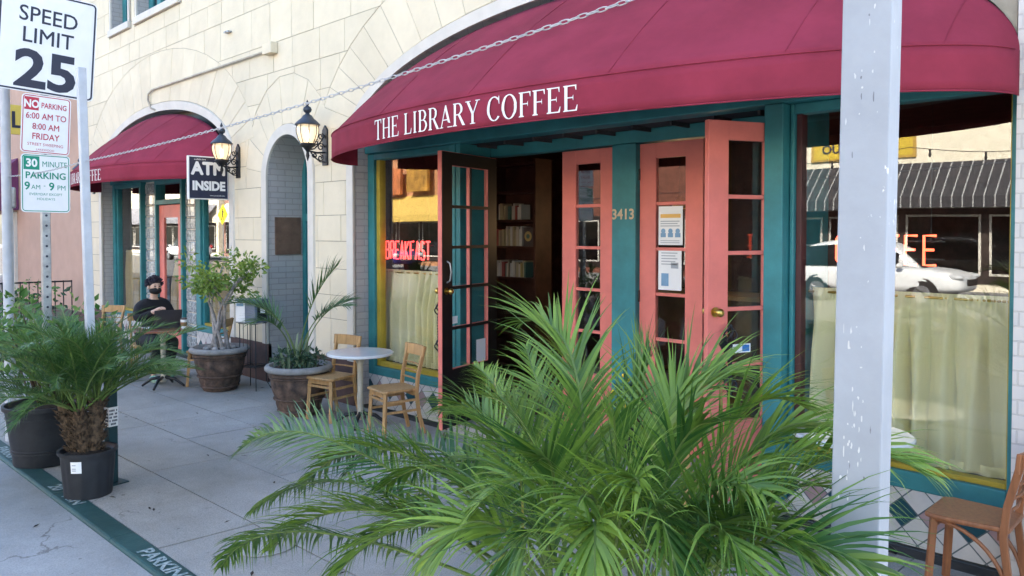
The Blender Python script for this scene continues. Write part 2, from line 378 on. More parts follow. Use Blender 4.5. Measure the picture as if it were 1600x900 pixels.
top(b.build('utility_cover', M_walk), 'round concrete utility cover set in the sidewalk near the large palm', 'utility cover')
b = B(); b.box(-140, 90, -19.4, -14.9, -.05, .1)
tag(b.build('far_sidewalk', M_street), kind='structure')
b = B(); b.box(-140, 90, -14.9, -14.72, -.05, .085)
tag(b.build('far_curb', M_street), kind='structure')

# ================================================================ cafe building
WX0, WX1, WY, WZ = -17.1, 1.6, 5.0, 8.6
bld = thing('cafe_building', 'cream stone block cafe building with teal and salmon shopfronts under arches', 'building', (-8, 5.2, 0))
def arch_poly(x0, x1, z0, R_, zb=-.2, n=48, grow=0):
    c, a = (x0+x1)/2, (x1-x0)/2+grow
    return [(c-a, zb)]+[(c-a*math.cos(math.pi*i/n), z0+(R_+grow)*math.sin(math.pi*i/n)) for i in range(n+1)]+[(c+a, zb)]
ARCH = [(-7.62, -1.2, 2.95, 1.0), (-16.03, -10.7, 2.98, .92), (-9.63, -8.59, 2.65, .52)]
UPW = [(-15.4, -14.54), (-14.14, -12.42)]
UZ0, UZ1 = 5.58, 7.6
xz = lambda x, z, d: (x, d, z)
def cutter(y0, y1, grow=0, win=True):
    b = B()
    for a in ARCH: b.prism(arch_poly(*a, grow=grow), xz, y0, y1)
    if win:
        for x0, x1 in UPW: b.box(x0-grow, x1+grow, y0, y1, UZ0-grow, UZ1+grow)
    return b.build('cutter', M_joint)
b = B(); b.box(WX0, -1.2, WY+.006, WY+.26, 0, WZ)
wall = b.build('wall', [M_stonejoint, M_greybrick], None); boolcut(wall, cutter(4.5, 6))
for p in wall.data.polygons:
    c = p.center
    if WY+.02 < c.y < WY+.24 and WX0+.05 < c.x < -1.21 and abs(p.normal.y) < .5 and .02 < c.z < 8.5: p.material_index = 1
wall.parent = bld; wall.data.transform(Matrix.Translation(-bld.location))
# stone blocks, bevelled, standing 6 mm proud of the joints; one mesh: the block pattern of the wall
cz = [.0, .5, .95, 1.225, 1.53, 1.85, 2.15, 2.54, 2.84, 3.21, 3.63, 3.99, 4.36, 4.88, 5.2, 5.56, 5.92, 6.3, 6.64, 7.0, 7.36, 7.72, 8.1, 8.6]
b = B(); g = .008
rs = random.Random(3)
for i in range(1, len(cz)-1):
    x = WX0+.0 - (rs.uniform(0, .3))
    while x < -1.2:
        wd = rs.uniform(.42, .72) if cz[i+1]-cz[i] < .4 else rs.uniform(.5, .95)
        xa, xb = max(x, WX0), min(x+wd, -1.2)
        if xb-xa > .12: b.box(xa+g/2, xb-g/2, WY+rs.uniform(-.0025, .001), WY+.02, cz[i]+g/2, cz[i+1]-g/2)
        x += wd
blocks = b.build('wall_stonework', M_stone)
# fans of voussoirs over the arches
b = B(); vous = []
for (x0, x1, z0, Rr), dep, top_z, nv in ((ARCH[0], .80, 4.88, 25), (ARCH[1], .82, 4.88, 21), (ARCH[2], .62, 3.99, 9)):
    c, a = (x0+x1)/2, (x1-x0)/2; gi = .14
    pin, pout = [], []
    for i in range(nv+1):
        t = math.pi*(.04+.92*i/nv)
        pin.append((c-(a+gi)*math.cos(t), z0+(Rr+gi)*math.sin(t)))
        dd = dep
        q = (c-(a+gi+dd*.75)*math.cos(t), z0+(Rr+gi+dd)*math.sin(t))
        q = (q[0], min(q[1], top_z))
        pout.append(q)
    b.prism(pin+pout[::-1], xz, 4.9, 5.1)
    vous.append((pin, pout))
boolcut(blocks, b.build('cutter', M_joint)); boolcut(blocks, cutter(4.5, 6, grow=.14))
b = B()
for pin, pout in vous:
    for i in range(len(pin)-1):
        q = [Vector(pin[i]), Vector(pin[i+1]), Vector(pout[i+1]), Vector(pout[i])]; m = sum(q, Vector((0, 0)))/4
        q = [p+(m-p).normalized()*.006 for p in q]
        b.prism([tuple(p) for p in q], xz, WY+rs.uniform(-.0025, .001), WY+.02)
v = b.build('voussoirs', M_stone)
for o in (blocks, v):
    o.data.transform(Matrix.Translation(-bld.location)); o.parent = bld
    bm = o.modifiers.new('bevel', 'BEVEL'); bm.width = .004; bm.segments = 1; bm.angle_limit = R(50)
# painted mouldings round the arches
for k, (x0, x1, z0, Rr) in enumerate(ARCH):
    b = B(); n = 64; c, a = (x0+x1)/2, (x1-x0)/2
    def ring(gr):
        p = [(c-a-gr, .5)]+[(c-(a+gr)*math.cos(math.pi*i/n), z0+(Rr+gr)*math.sin(math.pi*i/n)) for i in range(n+1)]+[(c+a+gr, .5)]
        return p
    r0, r1, r2 = ring(0), ring(.125), ring(.138)
    yf = WY-.022
    for i in range(len(r0)-1):
        if k == 0 and (r0[i+1][0] > -1.5 or r2[i+1][0] > -1.22): continue
        A0, A1, B0, B1, C0, C1 = r0[i], r0[i+1], r1[i], r1[i+1], r2[i], r2[i+1]
        b.add([(A0[0], WY+.015, A0[1]), (A1[0], WY+.015, A1[1]), (A1[0], yf, A1[1]), (A0[0], yf, A0[1]), (B0[0], yf, B0[1]), (B1[0], yf, B1[1]), (C0[0], WY+.01, C0[1]), (C1[0], WY+.01, C1[1])],
              [(0,1,2,3),(3,2,5,4),(4,5,7,6)])
    b.build('arch_moulding', M_trim, bld, world=True, smooth=35)
b = B()
for xa, xb in ((WX0, -16.03), (-10.7, -9.63), (-8.59, -7.62)):
    b = B(); b.box(xa-.0, xb+.0, WY-.014, WY+.05, 0, .5); b.build('plinth', M_plinth, bld, world=True, bevel=.006)
b = B(); b.box(-1.19, WX1, WY-.02, WY+.26, 0, WZ)
b.build('brick_pier', M_whitebrick, bld, world=True)
# shell: side walls, back wall and roof (keep the sun out)
b = B()
b.box(WX0, WX0+.25, WY+.26, 16, 0, WZ); b.box(WX1-.25, WX1, WY+.26, 16, 0, WZ); b.box(WX0, WX1, 16, 16.25, 0, WZ)
b.build('side_wall', M_stone, bld, world=True)
b = B(); b.box(WX0, WX1, WY+.26, 16, WZ-.4, WZ-.15); b.build('roof', M_plinth, bld, world=True)
b = B(); b.box(WX0-.05, WX1, WY-.12, WY+.3, WZ, WZ+.18); b.build('parapet_coping', M_trim, bld, world=True)
# upper windows
M_upglass = glassmat('upper_glass', (.5,.56,.62), 1.4, base=.05)
M_blind = mat('pale_blind', (.42,.42,.43), .8, var=.05)
for x0, x1 in UPW:
    f = B(); y = WY+.19
    f.box(x0, x0+.17, y, y+.08, UZ0, UZ1); f.box(x1-.09, x1, y, y+.08, UZ0, UZ1)
    f.box(x0+.17, x1-.09, y, y+.08, UZ0, UZ0+.1); f.box(x0+.17, x1-.09, y, y+.08, UZ1-.1, UZ1)
    if x1-x0 > 1.2:
        m = x0+.5; f.box(m-.08, m+.08, y-.02, y+.078, UZ0+.1, UZ1-.1)
    fo = f.build('upper_window', M_teal, bld, world=True, bevel=.006)
    p = B(); p.box(x0+.17, x1-.09, y+.03, y+.04, UZ0+.1, UZ1-.1); p.build('pane', M_upglass, fo, world=True)
    p = B(); p.box(x0+.09, x1-.09, y+.16, y+.17, UZ0+.1, UZ1-.1); p.build('blind', M_blind, fo, world=True)
    s_ = B(); s_.box(x0-.08, x1+.08, WY-.05, WY+.24, UZ0-.12, UZ0-.002); s_.build('window_sill', M_trim, bld, world=True, bevel=.008)
    for xa, xb in ((x0-.06, x0-.001), (x1+.001, x1+.06)):
        s_ = B(); s_.box(xa, xb, WY-.02, WY+.02, UZ0, UZ1); s_.build('window_surround', M_trim, bld, world=True)

# ---- main shopfront (window plane Y 5.2, doors recessed to Y 5.65)
def win(x0, x1, z0, z1, y, lf=.08, rf=.08, bt=.09, inner=.05, gm=None, bead=None):
    """shop window: teal frame with a mustard bead and one pane"""
    f = B(); D = .12
    f.box(x0, x0+lf, y, y+D, z0, z1); f.box(x1-rf, x1, y, y+D, z0, z1)
    f.box(x0+lf, x1-rf, y+.002, y+D, z0, z0+bt); f.box(x0+lf, x1-rf, y+.002, y+D, z1-.07, z1)
    fo = f.build('shop_window', M_teal, bld, world=True, bevel=.008)
    i = B(); a0, a1, c0, c1 = x0+lf, x1-rf, z0+bt, z1-.07
    if bead is None: i.box(a0, a0+inner, y+.035, y+D-.002, c0, c1)
    else: d_ = B(); d_.box(a0, a0+inner, y+.035, y+D-.002, c0, c1); d_.build('inner_stile', bead, fo, world=True, bevel=.004)
    i.box(a1-inner*.3, a1, y+.035, y+D-.002, c0, c1)
    i.box(a0+inner, a1-inner*.3, y+.037, y+D-.002, c0, c0+inner*.8)
    i.build('glazing_bead', M_yellow, fo, world=True, bevel=.004)
    p = B(); p.box(a0+inner, a1-inner*.3, y+.07, y+.076, c0+inner*.8, c1); p.build('pane', gm or M_glass, fo, world=True)
    return fo
def tile_base(x0, x1, y, z0, z1, dg=.19, mid=.2, shift=0):
    t = B(); t.box(x0, x1, y, y+.05, z0, z1); o = t.build('tiled_base', M_joint2, bld, world=True)
    bm = bmesh.new()
    h = dg/2; k0 = int((x0-1)/h); k1 = int((x1+1)/h)
    for i in range(k0, k1):
        for jj in range(-4, 5):
            if (i+jj) % 2: continue
            cx, czz = i*h+shift, mid+jj*h; e = h-.006
            if cx+h < x0 or cx-h > x1 or czz+h < z0 or czz-h > z1: continue
            vs = [bm.verts.new((cx+sx*e, y-.004, czz+sz*e)) for sx, sz in ((-1,0),(0,-1),(1,0),(0,1))]
            f = bm.faces.new(vs); mi = 0
            if jj == 0: mi = 1 if (i//2) % 2 == 0 else 2
            f.material_index = mi
    for co, no in (((x0,0,0),(-1,0,0)), ((x1,0,0),(1,0,0)), ((0,0,z0),(0,0,-1)), ((0,0,z1),(0,0,1))):
        bmesh.ops.bisect_plane(bm, geom=bm.verts[:]+bm.edges[:]+bm.faces[:], plane_co=co, plane_no=no, clear_outer=True)
    r = bmesh.ops.extrude_face_region(bm, geom=bm.faces[:])
    for v_ in [q for q in r['geom'] if isinstance(q, bmesh.types.BMVert)]: v_.co.y += .0035
    bmesh.ops.recalc_face_normals(bm, faces=bm.faces)
    bmesh.ops.translate(bm, vec=-wloc(bld), verts=bm.verts)
    me = bpy.data.meshes.new('tiles'); bm.to_mesh(me); bm.free()
    for m in (M_tilew, M_tilet, M_tilep): me.materials.append(m)
    q = bpy.data.objects.new('tiles', me); COL.objects.link(q); q.parent = o; q.location = (0, 0, 0)
M_joint2 = mat('tile_grout', (.12,.15,.16), .9, var=.1)
M_tilew = mat('white_tile', (.62,.60,.58), .35, var=.06, scale=5, stain=.12)
M_tilet = mat('teal_tile', (.012,.07,.10), .3, var=.15)
M_tilep = mat('mauve_tile', (.36,.25,.26), .35, var=.1)
MX0, MX1 = -7.62, -1.2
M_maroon = mat('maroon_paint', (.07,.02,.022), .5, var=.15)
win(MX0, -6.1, .35, 2.83, 5.18, lf=.12, rf=.1, bt=.1, inner=.065)
win(-2.6, MX1, .35, 2.83, 5.22, lf=.03, rf=.07, bt=.11, inner=.04, bead=M_maroon)
tile_base(MX0, -6.1, 5.19, .0, .35); tile_base(-2.74, MX1, 5.23, .0, .35, shift=.06)
b = B(); b.box(-2.745, -2.605, 5.13, 5.34, 0, 2.83); b.build('column', M_teal, bld, world=True, bevel=.008)
b = B(); b.box(-6.095, -6.03, 5.19, 5.6, 0, 2.83); b.build('return_wall', M_teal, bld, world=True)
b = B(); b.box(-2.60, -2.55, 5.36, 5.72, 0, 2.83); b.build('return_wall', M_teal, bld, world=True)
b = B(); b.box(MX0, MX1, 5.14, 5.34, 2.832, 3.06); b.build('header_beam', M_teal, bld, world=True, bevel=.01)
b = B(); b.prism(arch_poly(*ARCH[0], zb=3.06, grow=.1), xz, 5.27, 5.31); b.build('arch_infill', M_nearblack, bld, world=True)
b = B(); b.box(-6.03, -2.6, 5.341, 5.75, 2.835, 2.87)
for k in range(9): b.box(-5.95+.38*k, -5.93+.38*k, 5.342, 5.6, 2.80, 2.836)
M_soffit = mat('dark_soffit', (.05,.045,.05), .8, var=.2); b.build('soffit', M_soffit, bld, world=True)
b = B(); b.box(-6.03, -2.6, 5.60, 5.74, 2.722, 2.834); b.build('door_lintel', M_teal, bld, world=True, bevel=.006)
b = B(); b.box(-4.44, -4.18, 5.585, 5.74, .1, 2.72); cp = b.build('centre_post', M_teal, bld, world=True, bevel=.008)
b = B(); b.box(-6.03, -2.6, 5.02, 5.8, 0, .1); tag(b.build('threshold', M_walk), kind='structure')
M_num = mat('brass_numeral', (.42,.38,.26), .4, metal=.6, var=.1)
b = B(); addtext(b, '3413', .125, lambda x, y, d: (-4.31+x, 5.578, 2.11+y), 0, weight=.003)
b.build('house_number', M_num, cp, world=True)
def door_leaf(W, H, cols, rows, out, loc, ang, stile, dark_inside, zb=.1):
    """leaf: local x from the hinge, thickness along y; out=-1/+1 is the outer side"""
    T = .045; pitch = .385; topr = .13
    f = B(); f.box(0, stile, -T/2, T/2, 0, H); f.box(W-stile, W, -T/2, T/2, 0, H)
    f.box(stile, W-stile, -T/2+.002, T/2-.002, H-topr, H); zl = H-topr-rows*pitch; f.box(stile, W-stile, -T/2+.002, T/2-.002, 0, zl)
    for r in range(1, rows): f.box(stile, W-stile, -T/2+.006, T/2-.006, zl+r*pitch-.014, zl+r*pitch+.014)
    iw = W-2*stile
    for c in range(1, cols): f.box(stile+iw*c/cols-.014, stile+iw*c/cols+.014, -T/2+.004, T/2-.004, zl, H-topr)
    d = f.build('door', M_pink, bld, bevel=.004); d.location = Vector(loc)-wloc(bld); d.rotation_euler = (0, 0, ang)
    p = B(); p.box(stile, W-stile, -.003, .003, zl, H-topr); p.build('pane', M_doorglass, d)
    if dark_inside:
        i = B(); y0, y1 = (T/2, T/2+.004) if out < 0 else (-T/2-.004, -T/2); e = .006
        i.box(e, stile-.004, y0, y1, e, H-e); i.box(W-stile+.004, W-e, y0, y1, e, H-e); i.box(stile-.004, W-stile+.004, y0, y1, H-topr+.004, H-e); i.box(stile-.004, W-stile+.004, y0, y1, e, zl-.004)
        for r in range(1, rows): i.box(stile-.004, W-stile+.004, y0-.001 if out > 0 else y0-.004, y1+.004 if out > 0 else y1+.001, zl+r*pitch-.014, zl+r*pitch+.014)
        for c in range(1, cols): i.box(stile+iw*c/cols-.013, stile+iw*c/cols+.013, y0-.0005, y1+.0005, zl, H-topr)
        i.build('inner_face', M_nearblack, d)  # thin near-black layer over the inner side of the salmon leaf
    return d
def knob(d, x, z, side, both=True):
    b = B()
    for s in ((1, -1) if both else (side,)):
        b.tube([(x, s*.022, z), (x, s*.03, z)], .034, 16); b.tube([(x, s*.03, z), (x, s*.06, z)], .012, 10); b.ball((x, s*.078, z), (.03, .026, .03), 14, 8)
    b.build('knob', M_brass, d, smooth=40)
def pull(d, x, z0, z1, side):
    """twisted iron pull handle with basket ends and diamond plates"""
    b = B(); y = side*.085
    def basket(zc, h, r):
        for k in range(4):
            a0 = k*math.pi/2
            b.tube([(x+r*math.sin(math.pi*t)*math.cos(a0+t*2), y+r*math.sin(math.pi*t)*math.sin(a0+t*2), zc-h/2+h*t) for t in [i/8 for i in range(9)]], .0065, 6)
        b.ball((x, y, zc+h/2), .013, 8, 6); b.ball((x, y, zc-h/2), .013, 8, 6)
    basket(z1-.06, .12, .042); basket(z0+.06, .12, .042)
    for ph in (0, math.pi):
        b.tube([(x+.0085*math.cos(ph+t*26), y+.0085*math.sin(ph+t*26), z0+.12+(z1-z0-.24)*t) for t in [i/60 for i in range(61)]], .0085, 6)
    for zz in (z0+.13, z1-.13):
        b.tube([(x, y, zz), (x, side*.02, zz)], .008, 6)
        xd = x+.05*(1 if x < .5 else -1)
        b.prism([(-.05, 0), (0, -.07), (.05, 0), (0, .07)], lambda p, q, dd: (x+p, side*dd, zz+q), .0235, .03)
    b.build('pull_handle', M_iron, d, smooth=40)
H = 2.61
dA = door_leaf(.97, H, 2, 5, -1, (-6.03, 5.66, .1), -R(75), .17, True)
knob(dA, .97-.07, 1.30, 1); pull(dA, .97-.1, .72, 1.18, -1)
b = B(); xk = .97-.07; b.tube([(xk-.01, .025, 1.38), (xk-.01, .06, 1.40), (xk-.01, .075, 1.48), (xk-.01, .06, 1.56), (xk-.01, .025, 1.58)], .009, 8); b.build('door_pull', M_steel, dA, smooth=40)
dA2 = door_leaf(.63, H, 1, 5, 1, (-4.445, 5.66, .1), R(180), .168, False)
dB1 = door_leaf(.63, H, 1, 5, -1, (-4.175, 5.66, .1), 0, .168, False)
dB = door_leaf(.97, H, 2, 5, 1, (-2.575, 5.62, .1), R(180+67.6), .165, True)
knob(dB, .97-.06, 1.31, 1); pull(dB, .97-.14, .76, 1.22, 1)
M_hinge = M_steel
for dd in (dA2, dB1):
    for zz in (.25, 1.25, 2.3):
        q = B(); q.tube([(.0, .028*(1 if dd is dA2 else -1), zz), (.0, .028*(1 if dd is dA2 else -1), zz+.1)], .009, 8); q.build('hinge', M_iron, dd)
# ---- niche with the teal door
b = B(); nx0, nx1 = -9.63, -8.59
b.box(nx0-.12, nx0, 5.262, 5.6, 0, 3.25); b.box(nx1, nx1+.12, 5.262, 5.6, 0, 3.25)
n = 24; c, a = (nx0+nx1)/2, (nx1-nx0)/2
for i in range(n):
    t0, t1 = math.pi*i/n, math.pi*(i+1)/n
    q = [(c-a*math.cos(t0), 2.65+.52*math.sin(t0)), (c-a*math.cos(t1), 2.65+.52*math.sin(t1)), (c-(a+.1)*math.cos(t1), 2.65+.62*math.sin(t1)), (c-(a+.1)*math.cos(t0), 2.65+.62*math.sin(t0))]
    b.prism(q, xz, 5.262, 5.6)
b.build('niche_wall', M_greybrick, bld, world=True)
b = B(); b.box(nx0, nx0+.08, 5.5, 5.6, 0, 3.0); b.box(nx1-.08, nx1, 5.5, 5.6, 0, 3.0); b.box(nx0+.08, nx1-.08, 5.502, 5.6, 2.1, 2.2); b.prism(arch_poly(nx0, nx1, 2.65, .52, zb=2.2), xz, 5.57, 5.6)
nd = b.build('door', M_teal, bld, world=True, bevel=.005)
b = B(); b.box(nx0+.08, nx1-.08, 5.54, 5.585, .02, 2.1); b.build('door_panel', M_teal, nd, world=True)
# brown intercom plate on the niche jamb
M_plate = mat('brown_plate', (.22,.13,.09), .5, var=.2, stain=.3)
b = B(); xw = nx0+.001; y0, y1, z0, z1 = 5.1, 5.47, 1.66, 2.15
b.box(xw, xw+.02, y0, y1, z0, z1)
for yy, zz in ((.05, .05), (.32, .05), (.05, .43), (.32, .43), (.18, .24)): b.tube([(xw+.02, y0+yy, z0+zz), (xw+.027, y0+yy, z0+zz)], .018, 10)
for zz in (.14, .34): b.box(xw+.02, xw+.023, y0+.02, y1-.02, z0+zz, z0+zz+.006)
b.build('entry_plate', M_plate, bld, world=True, bevel=.004)
# ---- far shopfront (second arch)
FX0, FX1 = -16.03, -10.7
b = B(); b.box(FX0, FX1, 5.14, 5.34, 2.83, 3.06); b.build('header_beam', M_teal, bld, world=True, bevel=.01)
b = B(); b.prism(arch_poly(*ARCH[1], zb=3.06, grow=.1), xz, 5.27, 5.31); b.build('arch_infill', M_nearblack, bld, world=True)
win(FX0, -14.6, .42, 2.83, 5.18, lf=.12, rf=.07, bt=.1, inner=.05, bead=M_teal)
win(-12.3, FX1, .42, 2.83, 5.18, lf=.17, rf=.08, bt=.1, inner=.05, bead=M_teal)
tile_base(FX0, -14.6, 5.19, 0, .42); tile_base(-12.3, FX1, 5.19, 0, .42)
M_gblock = mat('glass_block', (.50,.53,.52), .12, var=.3, scale=30, spec=.8, col2=(.16,.18,.19))
for x0, x1 in ((-14.6, -14.02), (-12.87, -12.3)):
    b = B(); b.box(x0, x1, 5.28, 5.32, .1, 2.83); gb = b.build('glass_block_panel', M_trim, bld, world=True)
    q = B(); nn = 3; w_ = (x1-x0)/nn
    for i in range(nn):
        for k in range(14): q.box(x0+i*w_+.008, x0+(i+1)*w_-.008, 5.255, 5.281, .1+k*w_+.008, .1+(k+1)*w_-.008)
    q.build('glass_blocks', M_gblock, gb, world=True, bevel=.02)
b = B()
b.box(-14.02, -13.95, 5.2, 5.36, 0, 2.83); b.box(-12.94, -12.87, 5.2, 5.36, 0, 2.83); b.box(-13.95, -12.94, 5.202, 5.36, 2.42, 2.5); b.box(-13.95, -12.94, 5.202, 5.36, 2.76, 2.83)
tr = b.build('door_frame', M_teal, bld, world=True, bevel=.006)
b = B(); b.box(-13.95, -12.94, 5.28, 5.286, 2.5, 2.76); b.build('transom_pane', M_glass, tr, world=True)
b = B(); x0, x1 = -13.94, -12.95
b.box(x0, x0+.2, 5.25, 5.295, .04, 2.41); b.box(x1-.2, x1, 5.25, 5.295, .04, 2.41); b.box(x0+.2, x1-.2, 5.252, 5.293, 2.2, 2.41); b.box(x0+.2, x1-.2, 5.252, 5.293, .04, .4)
fd = b.build('door', M_pink, bld, world=True, bevel=.005)
b = B(); b.box(x0+.2, x1-.2, 5.27, 5.275, .4, 2.2); b.build('pane', M_glass, fd, world=True)
# ---- interior shell
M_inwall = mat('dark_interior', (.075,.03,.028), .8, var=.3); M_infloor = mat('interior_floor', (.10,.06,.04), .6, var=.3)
b = B()
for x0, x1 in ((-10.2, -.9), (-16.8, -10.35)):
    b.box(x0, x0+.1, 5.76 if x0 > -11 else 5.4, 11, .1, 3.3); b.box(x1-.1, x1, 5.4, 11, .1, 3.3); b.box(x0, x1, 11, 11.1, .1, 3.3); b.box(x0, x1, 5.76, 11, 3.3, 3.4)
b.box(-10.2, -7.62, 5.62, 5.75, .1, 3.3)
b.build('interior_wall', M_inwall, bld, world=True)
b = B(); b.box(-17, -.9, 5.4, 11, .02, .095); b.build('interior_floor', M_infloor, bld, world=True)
# neighbour: peach wall with a purple awning and a projecting deli sign
nb = thing('corner_shop', 'peach plastered neighbour building with purple awning beyond the cafe', 'building', (-24, 5.3, 0))
M_peach = mat('peach_plaster', (.50,.33,.25), .85, var=.06, scale=1.5, stain=.15)
b = B(); b.box(-40, WX0-.01, 5.05, 12, 0, 6.6); b.build('wall', M_peach, nb, world=True)
b = B(); b.box(-40, WX0-.01, 4.98, 5.05, 0, .35); b.build('plinth', M_plinth, nb, world=True)
M_purple = mat('purple_canvas', (.16,.045,.12), .9, var=.08)
b = B(); b.prism([(4.05, 2.5), (4.05, 2.72), (5.04, 3.75), (5.04, 2.5)], lambda y, z, d: (d, y, z), -30, -22.2); b.build('awning', M_purple, nb, world=True)
fwin = B(); x0, x1 = -29.6, -22.4
for xx in (x0, -27.2, -24.8, x1-.1): fwin.box(xx, xx+.1, 4.98, 5.1, .4, 2.45)
fwin.box(x0, x1, 4.985, 5.1, .36, .46); fw = fwin.build('window', M_trim, nb, world=True)
p = B(); p.box(x0, x1, 5.02, 5.03, .46, 2.45); p.build('pane', M_glass, fw, world=True)
t = thing('deli_sign', 'yellow blade sign with dark DELI lettering on the peach neighbour wall', 'sign', (-20, 4.4, 4.1))
b = B(); b.box(-20.06, -20, 3.75, 4.95, 4.08, 4.72); b.build('sign_board', mat('deli_yellow', (.62,.50,.10), .5, var=.08), t, world=True, bevel=.01)
b = B(); addtext(b, 'DELI', .50, lambda x, y, d: (-19.996+d, 4.28+x, 4.40+y), 0, weight=.008); b.build('sign_lettering', mat('deli_ink', (.02,.025,.05), .5, var=0), t, world=True)
b = B(); b.box(-20.045, -20.015, 4.95, 5.06, 4.3, 4.36); b.build('mounting_bracket', M_iron, t, world=True)
# ================================================================ awnings
def serif(ch):
    """one serif capital, cap height 1: (list of outlines, width)"""
    W = {'T':.70,'H':.80,'E':.66,'L':.64,'I':.36,'B':.68,'R':.74,'A':.78,'Y':.78,'C':.72,'O':.80,'F':.60}[ch]
    st, hl, sf = .125, .045, .06; P_ = []
    rect = lambda x0, z0, x1, z1: P_.append([(x0, z0), (x1, z0), (x1, z1), (x0, z1)])
    def stem(x, bottom=True, topp=True):
        rect(x, 0, x+st, 1)
        if bottom: P_.append([(x-sf, 0), (x+st+sf, 0), (x+st+sf, .03), (x+st, .06), (x, .06), (x-sf, .03)])
        if topp: P_.append([(x-sf, 1), (x-sf, .97), (x, .94), (x+st, .94), (x+st+sf, .97), (x+st+sf, 1)])
    def bowl(x, z0, z1, w_, a0=-90, a1=90, n=14):
        cz_, h = (z0+z1)/2, (z1-z0)/2
        for i in range(n):
            ta, tb = R(a0+(a1-a0)*i/n), R(a0+(a1-a0)*(i+1)/n)
            P_.append([(x+w_*math.cos(ta), cz_+h*math.sin(ta)), (x+w_*math.cos(tb), cz_+h*math.sin(tb)), (x+(w_-st)*math.cos(tb), cz_+(h-hl)*math.sin(tb)), (x+(w_-st)*math.cos(ta), cz_+(h-hl)*math.sin(ta))])
    def ring(cx, w_, a0, a1, n=30):
        for i in range(n):
            ta, tb = R(a0+(a1-a0)*i/n), R(a0+(a1-a0)*(i+1)/n)
            P_.append([(cx+w_*math.cos(ta), .5+.515*math.sin(ta)), (cx+w_*math.cos(tb), .5+.515*math.sin(tb)), (cx+(w_-st*1.05)*math.cos(tb), .5+(.515-hl)*math.sin(tb)), (cx+(w_-st*1.05)*math.cos(ta), .5+(.515-hl)*math.sin(ta))])
    if ch == 'T':
        stem(.35-st/2+.0, True, False); rect(.02, .95, .68, 1); P_.append([(.02, .95), (.02, .78), (.045, .78), (.09, .95)]); P_.append([(.68, .95), (.61, .95), (.655, .78), (.68, .78)])
    elif ch == 'H': stem(.10); stem(.58); rect(.10, .49, .70, .49+hl)
    elif ch in 'EF':
        stem(.09); rect(.09, 1-hl, .58, 1); P_.append([(.58, 1), (.52, .955), (.555, .8), (.58, .8)]); rect(.2, .5, .46, .5+hl); P_.append([(.46, .64), (.46, .4), (.43, .48), (.43, .56)])
        if ch == 'E': rect(.09, 0, .60, hl); P_.append([(.60, 0), (.63, .23), (.605, .23), (.54, hl)])
    elif ch == 'L': stem(.09); rect(.09, 0, .58, hl); P_.append([(.58, 0), (.62, .26), (.595, .26), (.52, hl)])
    elif ch == 'I': stem(.12)
    elif ch == 'B':
        stem(.09); rect(.15, .96, .34, 1); rect(.15, .5, .34, .5+hl); rect(.15, 0, .36, hl); bowl(.33, .5, 1, .27); bowl(.35, 0, .545, .31)
    elif ch == 'R':
        stem(.09); rect(.15, .96, .34, 1); rect(.15, .47, .34, .47+hl); bowl(.33, .47, 1, .28); P_.append([(.33, .48), (.46, .48), (.74, .03), (.78, 0), (.60, 0)])
    elif ch == 'A':
        P_.append([(.36, 1), (.42, 1), (.74, 0), (.60, 0), (.35, .82)]); P_.append([(.36, 1), (.38, .9), (.13, 0), (.075, 0)]); rect(.2, .33, .6, .33+hl); rect(-.01, 0, .23, .035); rect(.5, 0, .82, .035)
    elif ch == 'Y':
        rect(.345, 0, .345+st, .46); rect(.26, 0, .56, .035); P_.append([(.05, 1), (.19, 1), (.47, .46), (.345, .44)]); P_.append([(.66, 1), (.72, 1), (.47, .46), (.41, .46)]); rect(-.02, .965, .29, 1); rect(.56, .965, .82, 1)
    elif ch == 'O': ring(.40, .38, 0, 360, 40)
    elif ch == 'C':
        ring(.40, .38, 48, 318); P_.append([(.64, 1.01), (.665, 1.01), (.68, .68), (.65, .68), (.61, .86)]); 
    return P_, W
